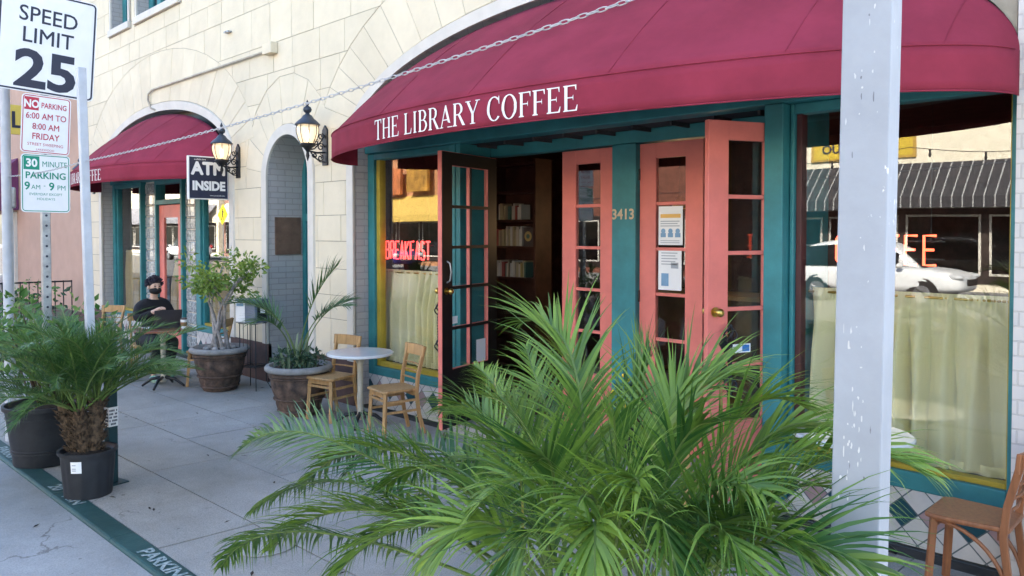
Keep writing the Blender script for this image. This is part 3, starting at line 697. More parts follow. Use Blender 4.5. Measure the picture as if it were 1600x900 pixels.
def make_awning(c, a, bb, zb, vh, rise, x_text0, th, yw=4.985):
    """quarter-dome canvas awning: bowed front valance, arched back edge on the wall"""
    z0 = zb+vh; n = 96; m = 14
    root = thing('awning', '', 'awning', (c, yw, zb))
    b = B(); vs = []; fs = []
    for i in range(n+1):
        t = math.pi*i/n; x = -math.cos(t); s = math.sin(t)
        back = Vector((c+a*x, yw, z0+rise*s)); front = Vector((c+a*x, yw-bb*s, z0))
        for k in range(m+1):
            q = k/m; p = back.lerp(front, q); sag = math.sin(math.pi*q)
            p += Vector((0, -.55, .83))*(.045*s*sag)
            rib = abs(((t/math.pi*8) % 1)-.5)*2      # canvas drawn slightly in between the bows
            p += Vector((0, .5, -.8))*(.018*s*sag*(1-rib**3))
            p += Vector((0, -.55, .83))*(.006*math.sin(i*.9+k*1.7)*math.sin(k*.8+i*.23)*s*sag)
            vs.append(p)
    for i in range(n):
        for k in range(m):
            A = i*(m+1)+k; fs.append((A, A+1, A+m+2, A+m+1))
    b.add(vs, fs)
    canopy = b.build('canopy', M_awn, root, smooth=True, world=True)
    so_ = canopy.modifiers.new('thick', 'SOLIDIFY'); so_.thickness = .006; so_.offset = -1
    b = B(); vs = []; fs = []; mm = 4
    for i in range(n+1):
        t = math.pi*i/n; x = -math.cos(t); s = math.sin(t)
        for k in range(mm+1):
            q = k/mm; wob = .008*math.sin(t*23+1)*q*s + .004*math.sin(t*57)*q
            vs.append(Vector((c+a*x-x*.0, yw-bb*s-.004+wob, z0+.002-vh*q)))
    for i in range(n):
        for k in range(mm):
            A = i*(mm+1)+k; fs.append((A, A+1, A+mm+2, A+mm+1))
    b.add(vs, fs); val = b.build('valance', M_awn, root, smooth=True, world=True)
    so_ = val.modifiers.new('thick', 'SOLIDIFY'); so_.thickness = .005
    # piping along the fold and the hem
    b = B()
    for zz in (z0+.002, zb+.004):
        b.tube([(c-a*math.cos(math.pi*i/n), yw-bb*math.sin(math.pi*i/n)-.006, zz) for i in range(2, n-1)], .005, 6)
    b.build('hem', M_awn, root, smooth=True, world=True)
    # stitched seams where the panels meet
    for i in range(1, 8):
        t = math.pi*i/8; x = -math.cos(t); s = math.sin(t); b = B(); pts = []
        for k in range(m+1):
            q = k/m; p = Vector((c+a*x, yw, z0+rise*s)).lerp(Vector((c+a*x, yw-bb*s, z0)), q)
            pts.append(p+Vector((0, -.55, .83))*(.045*s*math.sin(math.pi*q))+Vector((0, -.55, .83))*.002)
        b.tube(pts, .0022, 6); b.build('seam', M_awn, root, smooth=True, world=True)
    # frame of bent tube and rafters
    b = B()
    b.tube([(c-(a-.03)*math.cos(math.pi*i/n), yw-(bb-.03)*math.sin(math.pi*i/n), z0-.015) for i in range(n+1)], .014, 8)
    for i in range(1, 8):
        t = math.pi*i/8; x = -math.cos(t); s = math.sin(t)
        b.tube([(c+a*x, yw-.01, z0+rise*s-.05), (c+a*x*.995, yw-bb*s*.5, z0+rise*s*.5+.01), (c+a*x*.99, yw-(bb-.03)*s, z0-.02)], .012, 8)
        b.tube([(c+a*x, yw-.01, z0-.01), (c+a*x*.99, yw-(bb-.03)*s, z0-.015)], .010, 8)
    b.build('frame', M_steel, root, smooth=40, world=True)
    # lettering follows the bow: walk the arc length of the valance
    pts = []
    for i in range(2001):
        t = math.pi*i/2000; pts.append((c-a*math.cos(t), yw-bb*math.sin(t)-.010))
    arc = [0]
    for p, q in zip(pts, pts[1:]): arc.append(arc[-1]+math.hypot(q[0]-p[0], q[1]-p[1]))
    import bisect
    s0 = arc[min(range(2001), key=lambda i: abs(pts[i][0]-x_text0) + (10 if i > 1400 else 0))]
    def at(s, zz, d):
        i = min(max(bisect.bisect(arc, s), 1), 2000); f = (s-arc[i-1])/(arc[i]-arc[i-1])
        x = pts[i-1][0]+(pts[i][0]-pts[i-1][0])*f; y = pts[i-1][1]+(pts[i][1]-pts[i-1][1])*f
        nx, ny = pts[i][1]-pts[i-1][1], -(pts[i][0]-pts[i-1][0]); l = math.hypot(nx, ny)
        return Vector((x+nx/l*d, y+ny/l*d, zz))
    return root, s0, at
def letter_awning(root, s0, at, zt, th, kx):
    b = B(); s = s0; k = 0
    for ch in 'THE LIBRARY COFFEE':
        if ch == ' ': s += .36*th*kx; continue
        P_, W_ = serif(ch)
        for poly in P_:
            k += 1
            b.add([at(s+x*th*kx, zt+z*th, .001+(k % 7)*.0004) for x, z in poly], [tuple(range(len(poly)))])
        s += (W_+.05)*th*kx
    b.build('lettering', M_white, root, world=True, fixn=False)
    return s
ra, s0, at = make_awning(-4.35, 3.17, 1.18, 2.685, .24, .97, -5.62, .17)
xe = letter_awning(ra, s0, at, 2.722, .165, 1.12)
tag(ra, 'large burgundy canvas awning over the open coffee shop doors, full white lettering', 'awning', 'bowed burgundy awnings')
rb, s0, at = make_awning(-13.365, 2.62, 1.05, 2.69, .24, .90, -14.75, .17)
letter_awning(rb, s0, at, 2.727, .165, 1.0)
tag(rb, 'smaller burgundy awning over the far shopfront behind the street signs', 'awning', 'bowed burgundy awnings')

# ================================================================ wall lanterns
M_lamp = mat('lantern_glass', (.75,.68,.52), .25, var=.05, emit=(1, .72, .40), es=.55)
M_bulb = mat('lantern_bulb', (1, .9, .7), .3, var=0, emit=(1, .80, .52), es=1.6)
def make_lantern():
    r = thing('wall_lantern', '', 'lantern', (0, 0, 0))
    L_ = -.24                                           # lantern axis, out from the wall (local -y)
    b = B(); b.prism([(-.055, -.24), (.055, -.24), (.055, .17), (0, .23), (-.055, .17)], lambda x, z, d: (x, d, z), -.022, 0)
    b.build('back_plate', M_iron, r, bevel=.006)
    b = B()
    def spiral(cy, cz_, r0, turns, ph, sg=1):
        return [(0, cy+sg*r0*(1-.75*t)*math.cos(ph+t*turns*2*math.pi), cz_+r0*(1-.75*t)*math.sin(ph+t*turns*2*math.pi)) for t in [i/24 for i in range(25)]]
    b.tube([(0, -.02, -.09), (0, -.12, -.1), (0, L_, -.085)], .011, 8); b.tube([(0, -.02, .11), (0, -.07, .03), (0, -.15, -.055), (0, L_+.02, -.07)], .009, 8)
    for cy, cz_, r0, ph, sg in ((-.07, -.03, .045, 0, 1), (-.07, .095, .04, 2, -1), (-.13, .02, .035, 1, 1), (-.075, -.155, .04, 1.5, -1), (-.15, -.13, .03, 3, 1)): b.tube(spiral(cy, cz_, r0, 1.4, ph, sg), .0075, 6)
    b.tube([(0, -.02, -.2), (0, -.08, -.2), (0, -.14, -.16), (0, -.2, -.1)], .008, 6)
    b.build('scroll_bracket', M_iron, r, smooth=40)
    b = B(); b.lathe([(.004, -.20), (.012, -.17), (.022, -.14), (.014, -.1), (.03, -.075), (.05, -.05), (.088, -.03), (.092, -.015), (.08, .0)], (0, L_, 0), 20)
    b.build('lantern_cup', M_iron, r, smooth=45)
    b = B(); b.lathe([(.075, .002), (.10, .05), (.118, .11), (.122, .16), (.112, .205)], (0, L_, 0), 32, mod=lambda a, z: 1+.02*math.cos(8*a)); g_ = b.build('globe', M_lampglass, r, smooth=True)
    b = B(); b.lathe([(.008, .02), (.02, .06), (.022, .11), (.006, .15)], (0, L_, 0), 12); b.build('bulb', M_bulb, g_, smooth=True)
    b = B()
    for k in range(8):
        a = 2*math.pi*(k+.5)/8
        b.tube([((q+.004)*math.cos(a), L_+(q+.004)*math.sin(a), z) for q, z in ((.078, 0), (.10, .05), (.12, .11), (.124, .16), (.115, .21))], .0045, 5)
    b.build('glazing_bar', M_iron, r, smooth=True)
    b = B(); b.lathe([(.142, .205), (.145, .215), (.135, .228), (.10, .262), (.072, .285), (.05, .318), (.028, .33), (.022, .345), (.042, .36), (.05, .385), (.04, .412), (.018, .425), (.012, .435), (.02, .45), (.014, .468), (.003, .495)], (0, L_, 0), 28)
    b.build('cap', M_lantcap, r, smooth=50)
    return r
M_lampglass = bpy.data.materials.new('lantern_amber_glass'); M_lampglass.use_nodes = True
_t = M_lampglass.node_tree; _p = _t.nodes['Principled BSDF']; _p.inputs['Base Color'].default_value = (.85,.78,.6,1); _p.inputs['Roughness'].default_value = .25
_tr = N(_t, 'ShaderNodeBsdfTransparent'); _tr.inputs[0].default_value = (1, .97, .90, 1); _m = N(_t, 'ShaderNodeMixShader'); _m.inputs[0].default_value = .42
_p.inputs['Emission Color'].default_value = (1, .84, .62, 1); _p.inputs['Emission Strength'].default_value = .10
_t.links.new(_tr.outputs[0], _m.inputs[1]); _t.links.new(_p.outputs[0], _m.inputs[2]); _t.links.new(_m.outputs[0], _t.nodes['Material Output'].inputs[0])
M_lantcap = mat('lantern_cap_iron', (.06,.075,.10), .38, metal=.4, var=.2)
ln = make_lantern()
LG = 'iron wall lanterns along the facade'
ln.location = (-8.2, WY, 2.97); ln['label'] = 'black iron lantern with glowing globe between the niche and the large awning'; ln['group'] = LG
dup(ln, (-10.43, WY, 2.93), 0, 'black iron lantern with glowing globe above the ATM sign', LG)
dup(ln, (-16.45, WY, 2.92), 0, 'most distant iron lantern, left of the far awning behind the sign pole', LG)
# a little light from the lanterns themselves
for x in (-8.2, -10.43):
    ll = bpy.data.lights.new('lantern_light', 'POINT'); ll.energy = .3; ll.color = (1, .66, .32); ll.shadow_soft_size = .05
    lo = bpy.data.objects.new('lantern_light', ll); COL.objects.link(lo); lo.location = (x, WY-.24, 3.06)

# ================================================================ ATM sign, conduit
M_navy = mat('navy_sign_face', (.018,.024,.055), .4, var=.1)
xs_ = -10.72
t = thing('atm_sign', 'navy blade sign reading ATM INSIDE under the middle lantern', 'sign', (xs_, 4.72, 2.40))
b = B(); b.box(xs_-.04, xs_+.012, 4.42, 4.98, 2.40, 2.985); b.build('sign_frame', M_white, t, world=True, bevel=.006)
b = B(); b.box(xs_+.0125, xs_+.015, 4.435, 4.965, 2.415, 2.97); b.build('sign_face', M_navy, t, world=True)
b = B(); f_ = lambda x, y, d: (xs_+.0165+d, 4.70+x, 2.70+y)
addtext(b, 'ATM', .235, f_, 0, weight=.011, at=(0, .12), sx=.98); addtext(b, 'INSIDE', .165, f_, 0, weight=.008, at=(0, -.115), sx=.93); addtext(b, 'available here', .03, f_, 0, at=(-.12, .24)); addtext(b, 'www.atminside.com', .026, f_, 0, at=(.12, -.245))
b.build('sign_lettering', M_white, t, world=True)
b = B(); b.box(xs_-.03, xs_+.0, 4.98, 5.0, 2.5, 2.58); b.box(xs_-.03, xs_+.0, 4.98, 5.0, 2.8, 2.88); b.build('mounting_bracket', M_iron, t, world=True)
t = thing('wall_conduit', 'cream electrical conduit running along the wall above the niche', 'conduit', (-11, 4.98, 4.1))
b = B(); b.tube([(-13.32, 4.98, 3.93), (-13.5, 4.97, 3.98), (-13.62, 4.97, 4.12), (-13.6, 4.97, 4.22), (-13.45, 4.97, 4.265), (-13.2, 4.97, 4.27), (-9.5, 4.97, 4.27)], .016, 8)
b.build('pipe', mat('conduit_paint', (.5,.45,.36), .6, var=.15), t, smooth=True, world=True)
b = B(); b.box(-9.55, -9.32, 4.9, 4.998, 4.21, 4.35); b.build('junction_box', M_stone, t, world=True, bevel=.008)
b = B(); b.box(-10.73, -10.6, 4.94, 4.999, 4.70, 4.72); b.tube([(-10.66, 4.99, 4.71), (-10.66, 4.92, 4.7)], .012, 6); top(b.build('wall_hook', M_steel, smooth=40, world=True), 'small metal hook fixed high on the stone wall', 'hook')

# ================================================================ street signs and poles
M_signw = mat('sign_white', (.78,.79,.80), .45, var=.03)
M_black = mat('sign_black', (.02,.025,.05), .5, var=0)
M_red = mat('sign_red', (.45,.03,.06), .5, var=0)
M_green = mat('sign_green', (.0,.24,.15), .5, var=0)
M_polew = mat('pole_grey_paint', (.52,.55,.60), .5, var=.08, scale=8, stain=.15)
def rrect(w_, h, r, n=6):
    p = []
    for cx, cy, a0 in ((w_/2-r, h/2-r, 0), (-w_/2+r, h/2-r, 90), (-w_/2+r, -h/2+r, 180), (w_/2-r, -h/2+r, 270)):
        for i in range(n+1):
            a = R(a0+90*i/n); p.append((cx+r*math.cos(a), cy+r*math.sin(a)))
    return p
def plate_fn(c, roll, yaw=0):
    """sign facing +X (towards oncoming traffic): local x runs along +Y"""
    c = Vector(c); cr, sr = math.cos(roll), math.sin(roll); cy, sy = math.cos(yaw), math.sin(yaw)
    def fn(x, y, d):
        X, Y = x*cr-y*sr, x*sr+y*cr
        return c+Vector((d*cy-X*sy, X*cy+d*sy, Y))
    return fn
def border(b, fn, w_, h, r, t_, d, mi=0):
    o, i = rrect(w_, h, r), rrect(w_-2*t_, h-2*t_, max(r-t_, .004)); n = len(o)
    b.add([fn(x, y, d) for x, y in o]+[fn(x, y, d) for x, y in i], [(k, (k+1) % n, n+(k+1) % n, n+k) for k in range(n)], mi)
px, py = -7.95, 2.01; KS = 1.117
def plate_k(c, roll):
    f0 = plate_fn((c[0], c[1], HC+(c[2]-HC)*KS), roll)
    return lambda x, y, d: f0(x*KS, y*KS, d)
t = thing('sign_post', 'perforated steel signpost carrying the speed limit and two parking plates', 'sign post', (px, py, 0))
b = B(); b.box(px-.03, px+.03, py-.035, py+.035, 0, 3.9); po = b.build('post', M_steel, t, world=True, bevel=.006)
q = B()
for k in range(36): q.tube([(px+.0303, py, .3+.09*k), (px+.0312, py, .3+.09*k)], .011, 8)
q.build('bolt_holes', M_black, po, world=True)
roll = R(-3.5)
fn = plate_k((px+.05, py+.028, 3.43), roll)
b = B(); b.prism(rrect(.69, .80, .04), fn, -.004, 0); sp_ = b.build('speed_limit_plate', M_signw, t, world=True)
b = B(); border(b, fn, .675, .785, .035, .013, .0012)
addtext(b, 'SPEED', .168, fn, .0012, weight=.0012, at=(0, .208), sx=.92); addtext(b, 'LIMIT', .168, fn, .0012, weight=.0012, at=(0, .045), sx=.92); addtext(b, '25', .40, fn, .0012, weight=.012, at=(0, -.215), sx=1.12)
b.build('sign_lettering', M_black, sp_, world=True)
fn = plate_k((px+.046, py+.005, 2.795), R(-2.5))
b = B(); b.prism(rrect(.345, .455, .03), fn, -.004, 0); s1 = b.build('no_parking_plate', M_signw, t, world=True)
b = B(); border(b, fn, .33, .44, .025, .006, .0012); b.add([fn(x, y, .0011) for x, y in ((-.155, .105), (-.055, .105), (-.055, .205), (-.155, .205))], [(0,1,2,3)])
addtext(b, 'PARKING', .060, fn, .0014, weight=.001, at=(.052, .150), sx=.72); addtext(b, '6:00 AM TO', .068, fn, .0012, weight=.0004, at=(0, .062), sx=.82); addtext(b, '8:00 AM', .068, fn, .0012, weight=.0004, at=(0, -.018), sx=.82); addtext(b, 'FRIDAY', .068, fn, .0012, weight=.001, at=(0, -.095), sx=.85); addtext(b, 'STREET SWEEPING', .032, fn, .0012, at=(0, -.158), sx=.95); addtext(b, 'LAKEWOOD', .022, fn, .0012, at=(0, -.198))
b.build('sign_lettering', M_red, s1, world=True)
b = B(); addtext(b, 'NO', .082, fn, .002, weight=.003, at=(-.105, .153), sx=.8); b.build('sign_reversed_lettering', M_signw, s1, world=True)
fn = plate_k((px+.042, py-.002, 2.335), R(-.5))
b = B(); b.prism(rrect(.345, .455, .03), fn, -.004, 0); s2 = b.build('time_limit_plate', M_signw, t, world=True)
b = B(); border(b, fn, .33, .44, .025, .006, .0012); b.add([fn(x, y, .0011) for x, y in ((-.155, .105), (-.045, .105), (-.045, .21), (-.155, .21))], [(0,1,2,3)])
addtext(b, 'MINUTE', .062, fn, .0014, weight=0, at=(.062, .152), sx=.80); addtext(b, 'PARKING', .072, fn, .0012, weight=.0015, at=(0, .062), sx=.95); addtext(b, '9', .085, fn, .0012, weight=.002, at=(-.13, -.022), sx=.95); addtext(b, 'AM', .05, fn, .0012, at=(-.07, -.03), sx=.9); addtext(b, '-', .05, fn, .0012, at=(-.01, -.02)); addtext(b, '9', .085, fn, .0012, weight=.002, at=(.04, -.022), sx=.95); addtext(b, 'PM', .055, fn, .0012, at=(.11, -.03), sx=.9); addtext(b, 'EVERYDAY EXCEPT', .027, fn, .0012, at=(0, -.085)); addtext(b, 'HOLIDAYS', .027, fn, .0012, at=(0, -.122))
b.build('sign_lettering', M_green, s2, world=True)
b = B(); addtext(b, '30', .085, fn, .002, weight=.003, at=(-.10, .158), sx=.95); b.build('sign_reversed_lettering', M_signw, s2, world=True)
# leaning pole, grey above, green sleeve below
M_greenpole = mat('pole_green_paint', (.012,.06,.07), .5, var=.2, stain=.3)
base = G(149, 756); tp = P(126.5, 106, base.y-.03)
t = thing('square_pole', 'thin grey square pole standing just in front of the speed limit sign', 'pole', base)
b = B(); b.bar(base, tp, .06, .06, up=(1, 0, 0)); b.build('pole_shaft', M_polew, t, world=True, bevel=.006)
b = B(); b.box(base.x-.08, base.x+.08, base.y-.08, base.y+.08, .003, .014); b.build('base_plate', M_steel, t, world=True)
gp = G(174.5, 755)
t = thing('green_post', 'dark green square post with white sticker rising behind the small nursery pot', 'post', gp, R(12))
b = B(); b.box(-.036, .036, -.036, .036, .012, 1.12); pg = b.build('post_shaft', M_greenpole, t, bevel=.006)
b = B(); b.box(-.09, .09, -.09, .09, .003, .012); b.tube([(.065, -.065, .012), (.065, -.065, .024)], .012, 6); b.build('base_plate', M_greenpole, t)
b = B(); b.box(-.0372, .0372, -.0372, .0372, .45, .60); stk = b.build('sticker_band', M_white, pg)
b = B()
for k in range(5):
    for jj in range(6):
        if (k*7+jj*3) % 5 == 0: continue
        b.box(-.032+.0108*jj, -.032+.0108*jj+.008, -.0382, -.0374, .462+.026*k, .462+.026*k+.015); b.box(.0374, .0382, -.032+.0108*jj, -.032+.0108*jj+.008, .462+.026*k, .462+.026*k+.015)
b.build('sticker_print', M_black, stk)
# far left pole with a colourful banner sign, and a slim meter post
M_bpink = mat('banner_pink', (.50,.08,.13), .6, var=.1); M_byel = mat('banner_yellow', (.6,.42,.04), .6, var=.05)
t = thing('banner_pole', 'pale grey pole with pink and white banner sign at the far left', 'pole', (-8.62, 1.86, 0))
b = B(); b.tube([(-8.62, 1.86, 0), (-8.62, 1.86, 4.3)], .042, 14); b.build('pole_shaft', M_polew, t, smooth=40, world=True)
fn = plate_fn((-8.56, 1.73, 3.85), 0)
b = B(); b.prism([(-.4, -.05), (.33, -.05), (.33, 1.0), (-.4, 1.0)], fn, -.005, 0); q1 = b.build('banner_top', M_bpink, t, world=True)
b = B(); b.prism([(.05, .22), (.3, .42), (.28, .62), (.12, .5)], fn, .001, .003); b.prism([(-.2, .3), (0, .5), (-.05, .7), (-.3, .6)], fn, .001, .003); b.build('banner_star', M_byel, q1, world=True)
fn = plate_fn((-8.56, 1.77, 3.53), 0)
b = B(); b.prism([(-.4, -.22), (.36, -.22), (.36, .20), (-.4, .20)], fn, -.005, 0); q2 = b.build('banner_bottom', M_signw, t, world=True)
b = B(); addtext(b, 'E', .17, fn, .0015, weight=.006, at=(.20, .09)); addtext(b, 'NE', .17, fn, .0015, weight=.006, at=(.21, -.06)); b.build('banner_lettering', M_red, q2, world=True)
b = B(); b.prism([(-.4, -.22), (.36, -.22), (.36, -.165), (-.4, -.165)], fn, .0005, .0015); b.build('banner_stripe', M_green, q2, world=True)
t = thing('meter_post', 'slim grey meter post beside the banner pole at the far left', 'post', (-9.6, 2.1, 0))
b = B(); b.tube([(-9.6, 2.1, 0), (-9.6, 2.1, 2.3)], .03, 10); b.build('post_shaft', M_polew, t, smooth=40, world=True)
b = B(); b.box(-9.64, -9.55, 2.06, 2.15, 2.2, 2.42); b.build('post_cap', M_steel, t, world=True, bevel=.02)
# ---- big white timber post in the foreground
M_post = mat('post_white_paint', (.355,.385,.435), .5, var=.07, scale=5, bump=.12, bscale=22, stain=.12)
def chipped(m):
    t = m.node_tree; L = t.links.new; p = t.nodes['Principled BSDF']; src = p.inputs['Base Color'].links[0].from_socket
    tc = N(t, 'ShaderNodeTexCoord'); mp = N(t, 'ShaderNodeMapping'); mp.inputs['Scale'].default_value = (60, 60, 26); L(tc.outputs['Object'], mp.inputs[0])
    n = N(t, 'ShaderNodeTexNoise'); n.inputs['Scale'].default_value = 1; n.inputs['Detail'].default_value = 6; n.inputs['Roughness'].default_value = .65; L(mp.outputs[0], n.inputs['Vector'])
    n2 = N(t, 'ShaderNodeTexNoise'); n2.inputs['Scale'].default_value = 4.3; L(tc.outputs['Object'], n2.inputs['Vector'])
    ma = N(t, 'ShaderNodeMath', operation='MULTIPLY_ADD'); ma.inputs[1].default_value = .35; L(n2.outputs['Fac'], ma.inputs[0]); L(n.outputs['Fac'], ma.inputs[2])
    r = N(t, 'ShaderNodeValToRGB'); r.color_ramp.elements[0].position = .868; r.color_ramp.elements[1].position = .885; L(ma.outputs[0], r.inputs[0])
    mx = N(t, 'ShaderNodeMix', data_type='RGBA'); L(r.outputs[0], mx.inputs['Factor']); L(src, mx.inputs['A']); mx.inputs['B'].default_value = (.72,.72,.70,1)
    # grey scuffs
    n3 = N(t, 'ShaderNodeTexNoise'); n3.inputs['Scale'].default_value = 7; n3.inputs['Detail'].default_value = 8; n3.inputs['Roughness'].default_value = .75; n3.inputs['Distortion'].default_value = 1.5; L(tc.outputs['Object'], n3.inputs['Vector'])
    r3 = N(t, 'ShaderNodeValToRGB'); r3.color_ramp.elements[0].position = .66; r3.color_ramp.elements[1].position = .74; L(n3.outputs['Fac'], r3.inputs[0])
    m2 = N(t, 'ShaderNodeMix', data_type='RGBA'); L(r3.outputs[0], m2.inputs['Factor']); L(mx.outputs['Result'], m2.inputs['A']); m2.inputs['B'].default_value = (.34,.35,.38,1)
    L(m2.outputs['Result'], p.inputs['Base Color']); return m
chipped(M_post)
b = B(); b.box(-.056, .056, -.056, .056, 0, 3.4)
pc = (-.815, 1.992, 0)
post = b.build('timber_post', M_post, bevel=.004); post.location = pc; post.rotation_euler = (R(-.35), R(.6), R(9))
rs = random.Random(8); b = B(); c2_ = B()
for k in range(58):
    zc = rs.choice((rs.gauss(1.72, .10), rs.gauss(1.42, .10), rs.gauss(1.45, .05), rs.gauss(2.35, .12), rs.uniform(.9, 2.6))); xc = rs.gauss(-.002, .018); w_ = rs.uniform(.0008, .0028); h_ = rs.uniform(.002, .010)*(1.6 if rs.random() < .15 else 1)
    if abs(xc) > .05: continue
    n_ = 8; pl = []
    for i in range(n_):
        a = 2*math.pi*i/n_; q = rs.uniform(.55, 1.25); pl.append((xc+w_*q*math.cos(a), -.0564-.00002*(k % 9), zc+h_*q*math.sin(a)))
    (b if rs.random() < .85 else c2_).add(pl, [tuple(range(n_))])
o = b.build('paint_chips', mat('bare_primer', (.62,.63,.63), .8, var=.1), post, fixn=False); tag(o, kind='stuff')
o = c2_.build('grey_scuffs', mat('grey_scuff', (.22,.23,.26), .8, var=.2), post, fixn=False); tag(o, kind='stuff')
tag(post, 'chipped white painted square timber post in the foreground', 'post')
# ---- white chain between post, leaning pole and banner pole
M_chain = mat('white_plastic_chain', (.50,.50,.52), .5, var=.1)
def chain(A, Bp, sag, n, label):
    b = B(); A = Vector(A); Bp = Vector(Bp)
    for i in range(n):
        t = (i+.5)/n; p = A.lerp(Bp, t)-Vector((0, 0, sag*4*t*(1-t))); t2 = t+.001; p2 = A.lerp(Bp, t2)-Vector((0, 0, sag*4*t2*(1-t2)))
        d = (p2-p).normalized(); s = d.cross(Vector((0, 0, 1))).normalized(); u_ = s.cross(d)
        o = (s if i % 2 else u_); o = (s+u_).normalized() if i % 2 else (s-u_).normalized(); L_ = (Bp-A).length/n*.64
        b.tube([p+d*L_*math.cos(a)+o*.0065*math.sin(a) for a in [2*math.pi*k/10 for k in range(10)]], .0022, 5, closed=True)
    return top(b.build('chain', M_chain, smooth=True), label, 'chain', 'white barrier chains')
ch_a = base.lerp(tp, 2.50/tp.z)+Vector((.03, 0, 0))
chain(ch_a, (-.80, 1.97, 2.70), .05, 150, 'white chain strung from the timber post to the leaning pole')
chain((-8.58, 1.87, 2.47), ch_a+Vector((-.06, 0, 0)), .02, 46, 'white chain strung from the leaning pole to the banner pole')
# ================================================================ far side of the street (seen in the glass)
M_cream = mat('sunlit_cream_render', (.80,.73,.58), .85, var=.05, stain=.08)
M_blackcanvas = None
def stripes(name, a, b_, w_, axis=0):
    m = bpy.data.materials.new(name); m.use_nodes = True; t = m.node_tree; L = t.links.new; p = t.nodes['Principled BSDF']; p.inputs['Roughness'].default_value = .85
    tc = N(t, 'ShaderNodeTexCoord'); sp = N(t, 'ShaderNodeSeparateXYZ'); L(tc.outputs['Object'], sp.inputs[0])
    dv = N(t, 'ShaderNodeMath', operation='DIVIDE'); dv.inputs[1].default_value = w_; L(sp.outputs[axis], dv.inputs[0])
    fr = N(t, 'ShaderNodeMath', operation='FRACT'); L(dv.outputs[0], fr.inputs[0])
    gt = N(t, 'ShaderNodeMath', operation='GREATER_THAN'); gt.inputs[1].default_value = .87; L(fr.outputs[0], gt.inputs[0])
    mx = N(t, 'ShaderNodeMix', data_type='RGBA'); L(gt.outputs[0], mx.inputs['Factor']); mx.inputs['A'].default_value = tuple(a)+(1,); mx.inputs['B'].default_value = tuple(b_)+(1,)
    L(mx.outputs['Result'], p.inputs['Base Color']); return m
M_blackcanvas = stripes('striped_black_canvas', (.035,.035,.04), (.30,.30,.30), .3)
M_brown = mat('dark_storefront', (.05,.035,.03), .5, var=.3)
M_gold = mat('gold_sign', (.5,.31,.06), .5, var=.1)
M_dglass = glassmat('far_glass', (.25,.28,.3), 2, base=.05)
def far_building(name, label, x0, x1, h, m, awn=None, az=(2.7, 4.2), ap=1.1, wins=None, yf=-17.0):
    t = thing(name, label, 'building', ((x0+x1)/2, yf-4, .1))
    b = B(); b.box(x0, x1, yf-8, yf, .1, h); b.box(x0-.05, x1+.05, yf-.1, yf+.12, h, h+.25); b.build('wall', m, t, world=True)
    b = B(); b.box(x0+.4, x1-.4, yf-.0, yf+.04, .35, 2.7); b.build('shopfront', M_brown, t, world=True)
    n = max(2, int((x1-x0)/2.2)); w_ = (x1-x0-.8)/n
    for k in range(n):
        xa, xb = x0+.4+k*w_+.12, x0+.4+(k+1)*w_-.12
        b = B(); b.box(xa, xb, yf+.041, yf+.07, .6, 2.5); wo = b.build('window', M_trim, t, world=True)
        q = B(); q.box(xa+.07, xb-.07, yf+.071, yf+.075, .67, 2.43); q.build('pane', M_dglass, wo, world=True)
    if awn:
        b = B(); b.prism([(yf+.0, az[1]), (yf+ap, az[0]+.35), (yf+ap, az[0]), (yf+ap-.03, az[0]), (yf+ap-.03, az[0]+.33), (yf+.0, az[1]-.03)], lambda y, z, d: (d, y, z), x0+.3, x1-.3); b.build('awning', awn, t, world=True)
    if wins:
        for xa in wins:
            b = B(); b.box(xa, xa+1.1, yf+.0, yf+.05, 4.9, 6.6); wo = b.build('upper_window', M_trim, t, world=True)
            q = B(); q.box(xa+.1, xa+1.0, yf+.051, yf+.055, 5.0, 6.5); q.build('pane', M_dglass, wo, world=True)
    return t
f1 = far_building('street_shop', 'cream rendered shop with black striped awning across the street, seen in the glass', -15.2, -2.0, 8.2, M_cream, M_blackcanvas)
b = B(); b.box(-12.9, -9.4, -17, -16.93, 4.4, 5.25); sg = b.build('sign_board', M_gold, f1, world=True)
b = B(); b.box(-12.8, -9.5, -16.93, -16.92, 4.48, 5.17); b.build('sign_panel', M_byel, sg, world=True)
b = B(); addtext(b, 'UO', .42, lambda x, y, d: (-12.2-x, -16.91, 4.82+y), 0, weight=.01); b.build('sign_lettering', M_black, sg, world=True)
far_building('street_shop', 'plain white shop across the street, right of the striped awning', -1.6, 12, 6.5, M_cream, None)
far_building('street_shop', 'ochre shop with broad yellow awning across the street, seen in the left pane', -44, -28.5, 6.2, mat('ochre_render', (.50,.24,.12), .85, var=.1), mat('yellow_canvas', (.62,.42,.10), .85, var=.05), az=(2.5, 4.0), ap=1.6)
far_building('street_shop', 'red brick shop across the street between cream and ochre fronts', -28, -15.8, 7.4, mat('red_brick_far', (.24,.09,.06), .85, var=.2), None, wins=(-26, -23.5, -21, -18.5))
far_building('street_shop', 'pale pink corner shop far along the opposite pavement', -60, -45, 7, mat('dusty_brick_far', (.36,.20,.16), .85, var=.15), mat('cream_canvas', (.66,.58,.42), .85, var=.05))
far_building('street_shop', 'white shop at the far end of the opposite pavement', -90, -61, 6, M_cream, mat('grey_canvas', (.2,.2,.22), .85, var=.05))
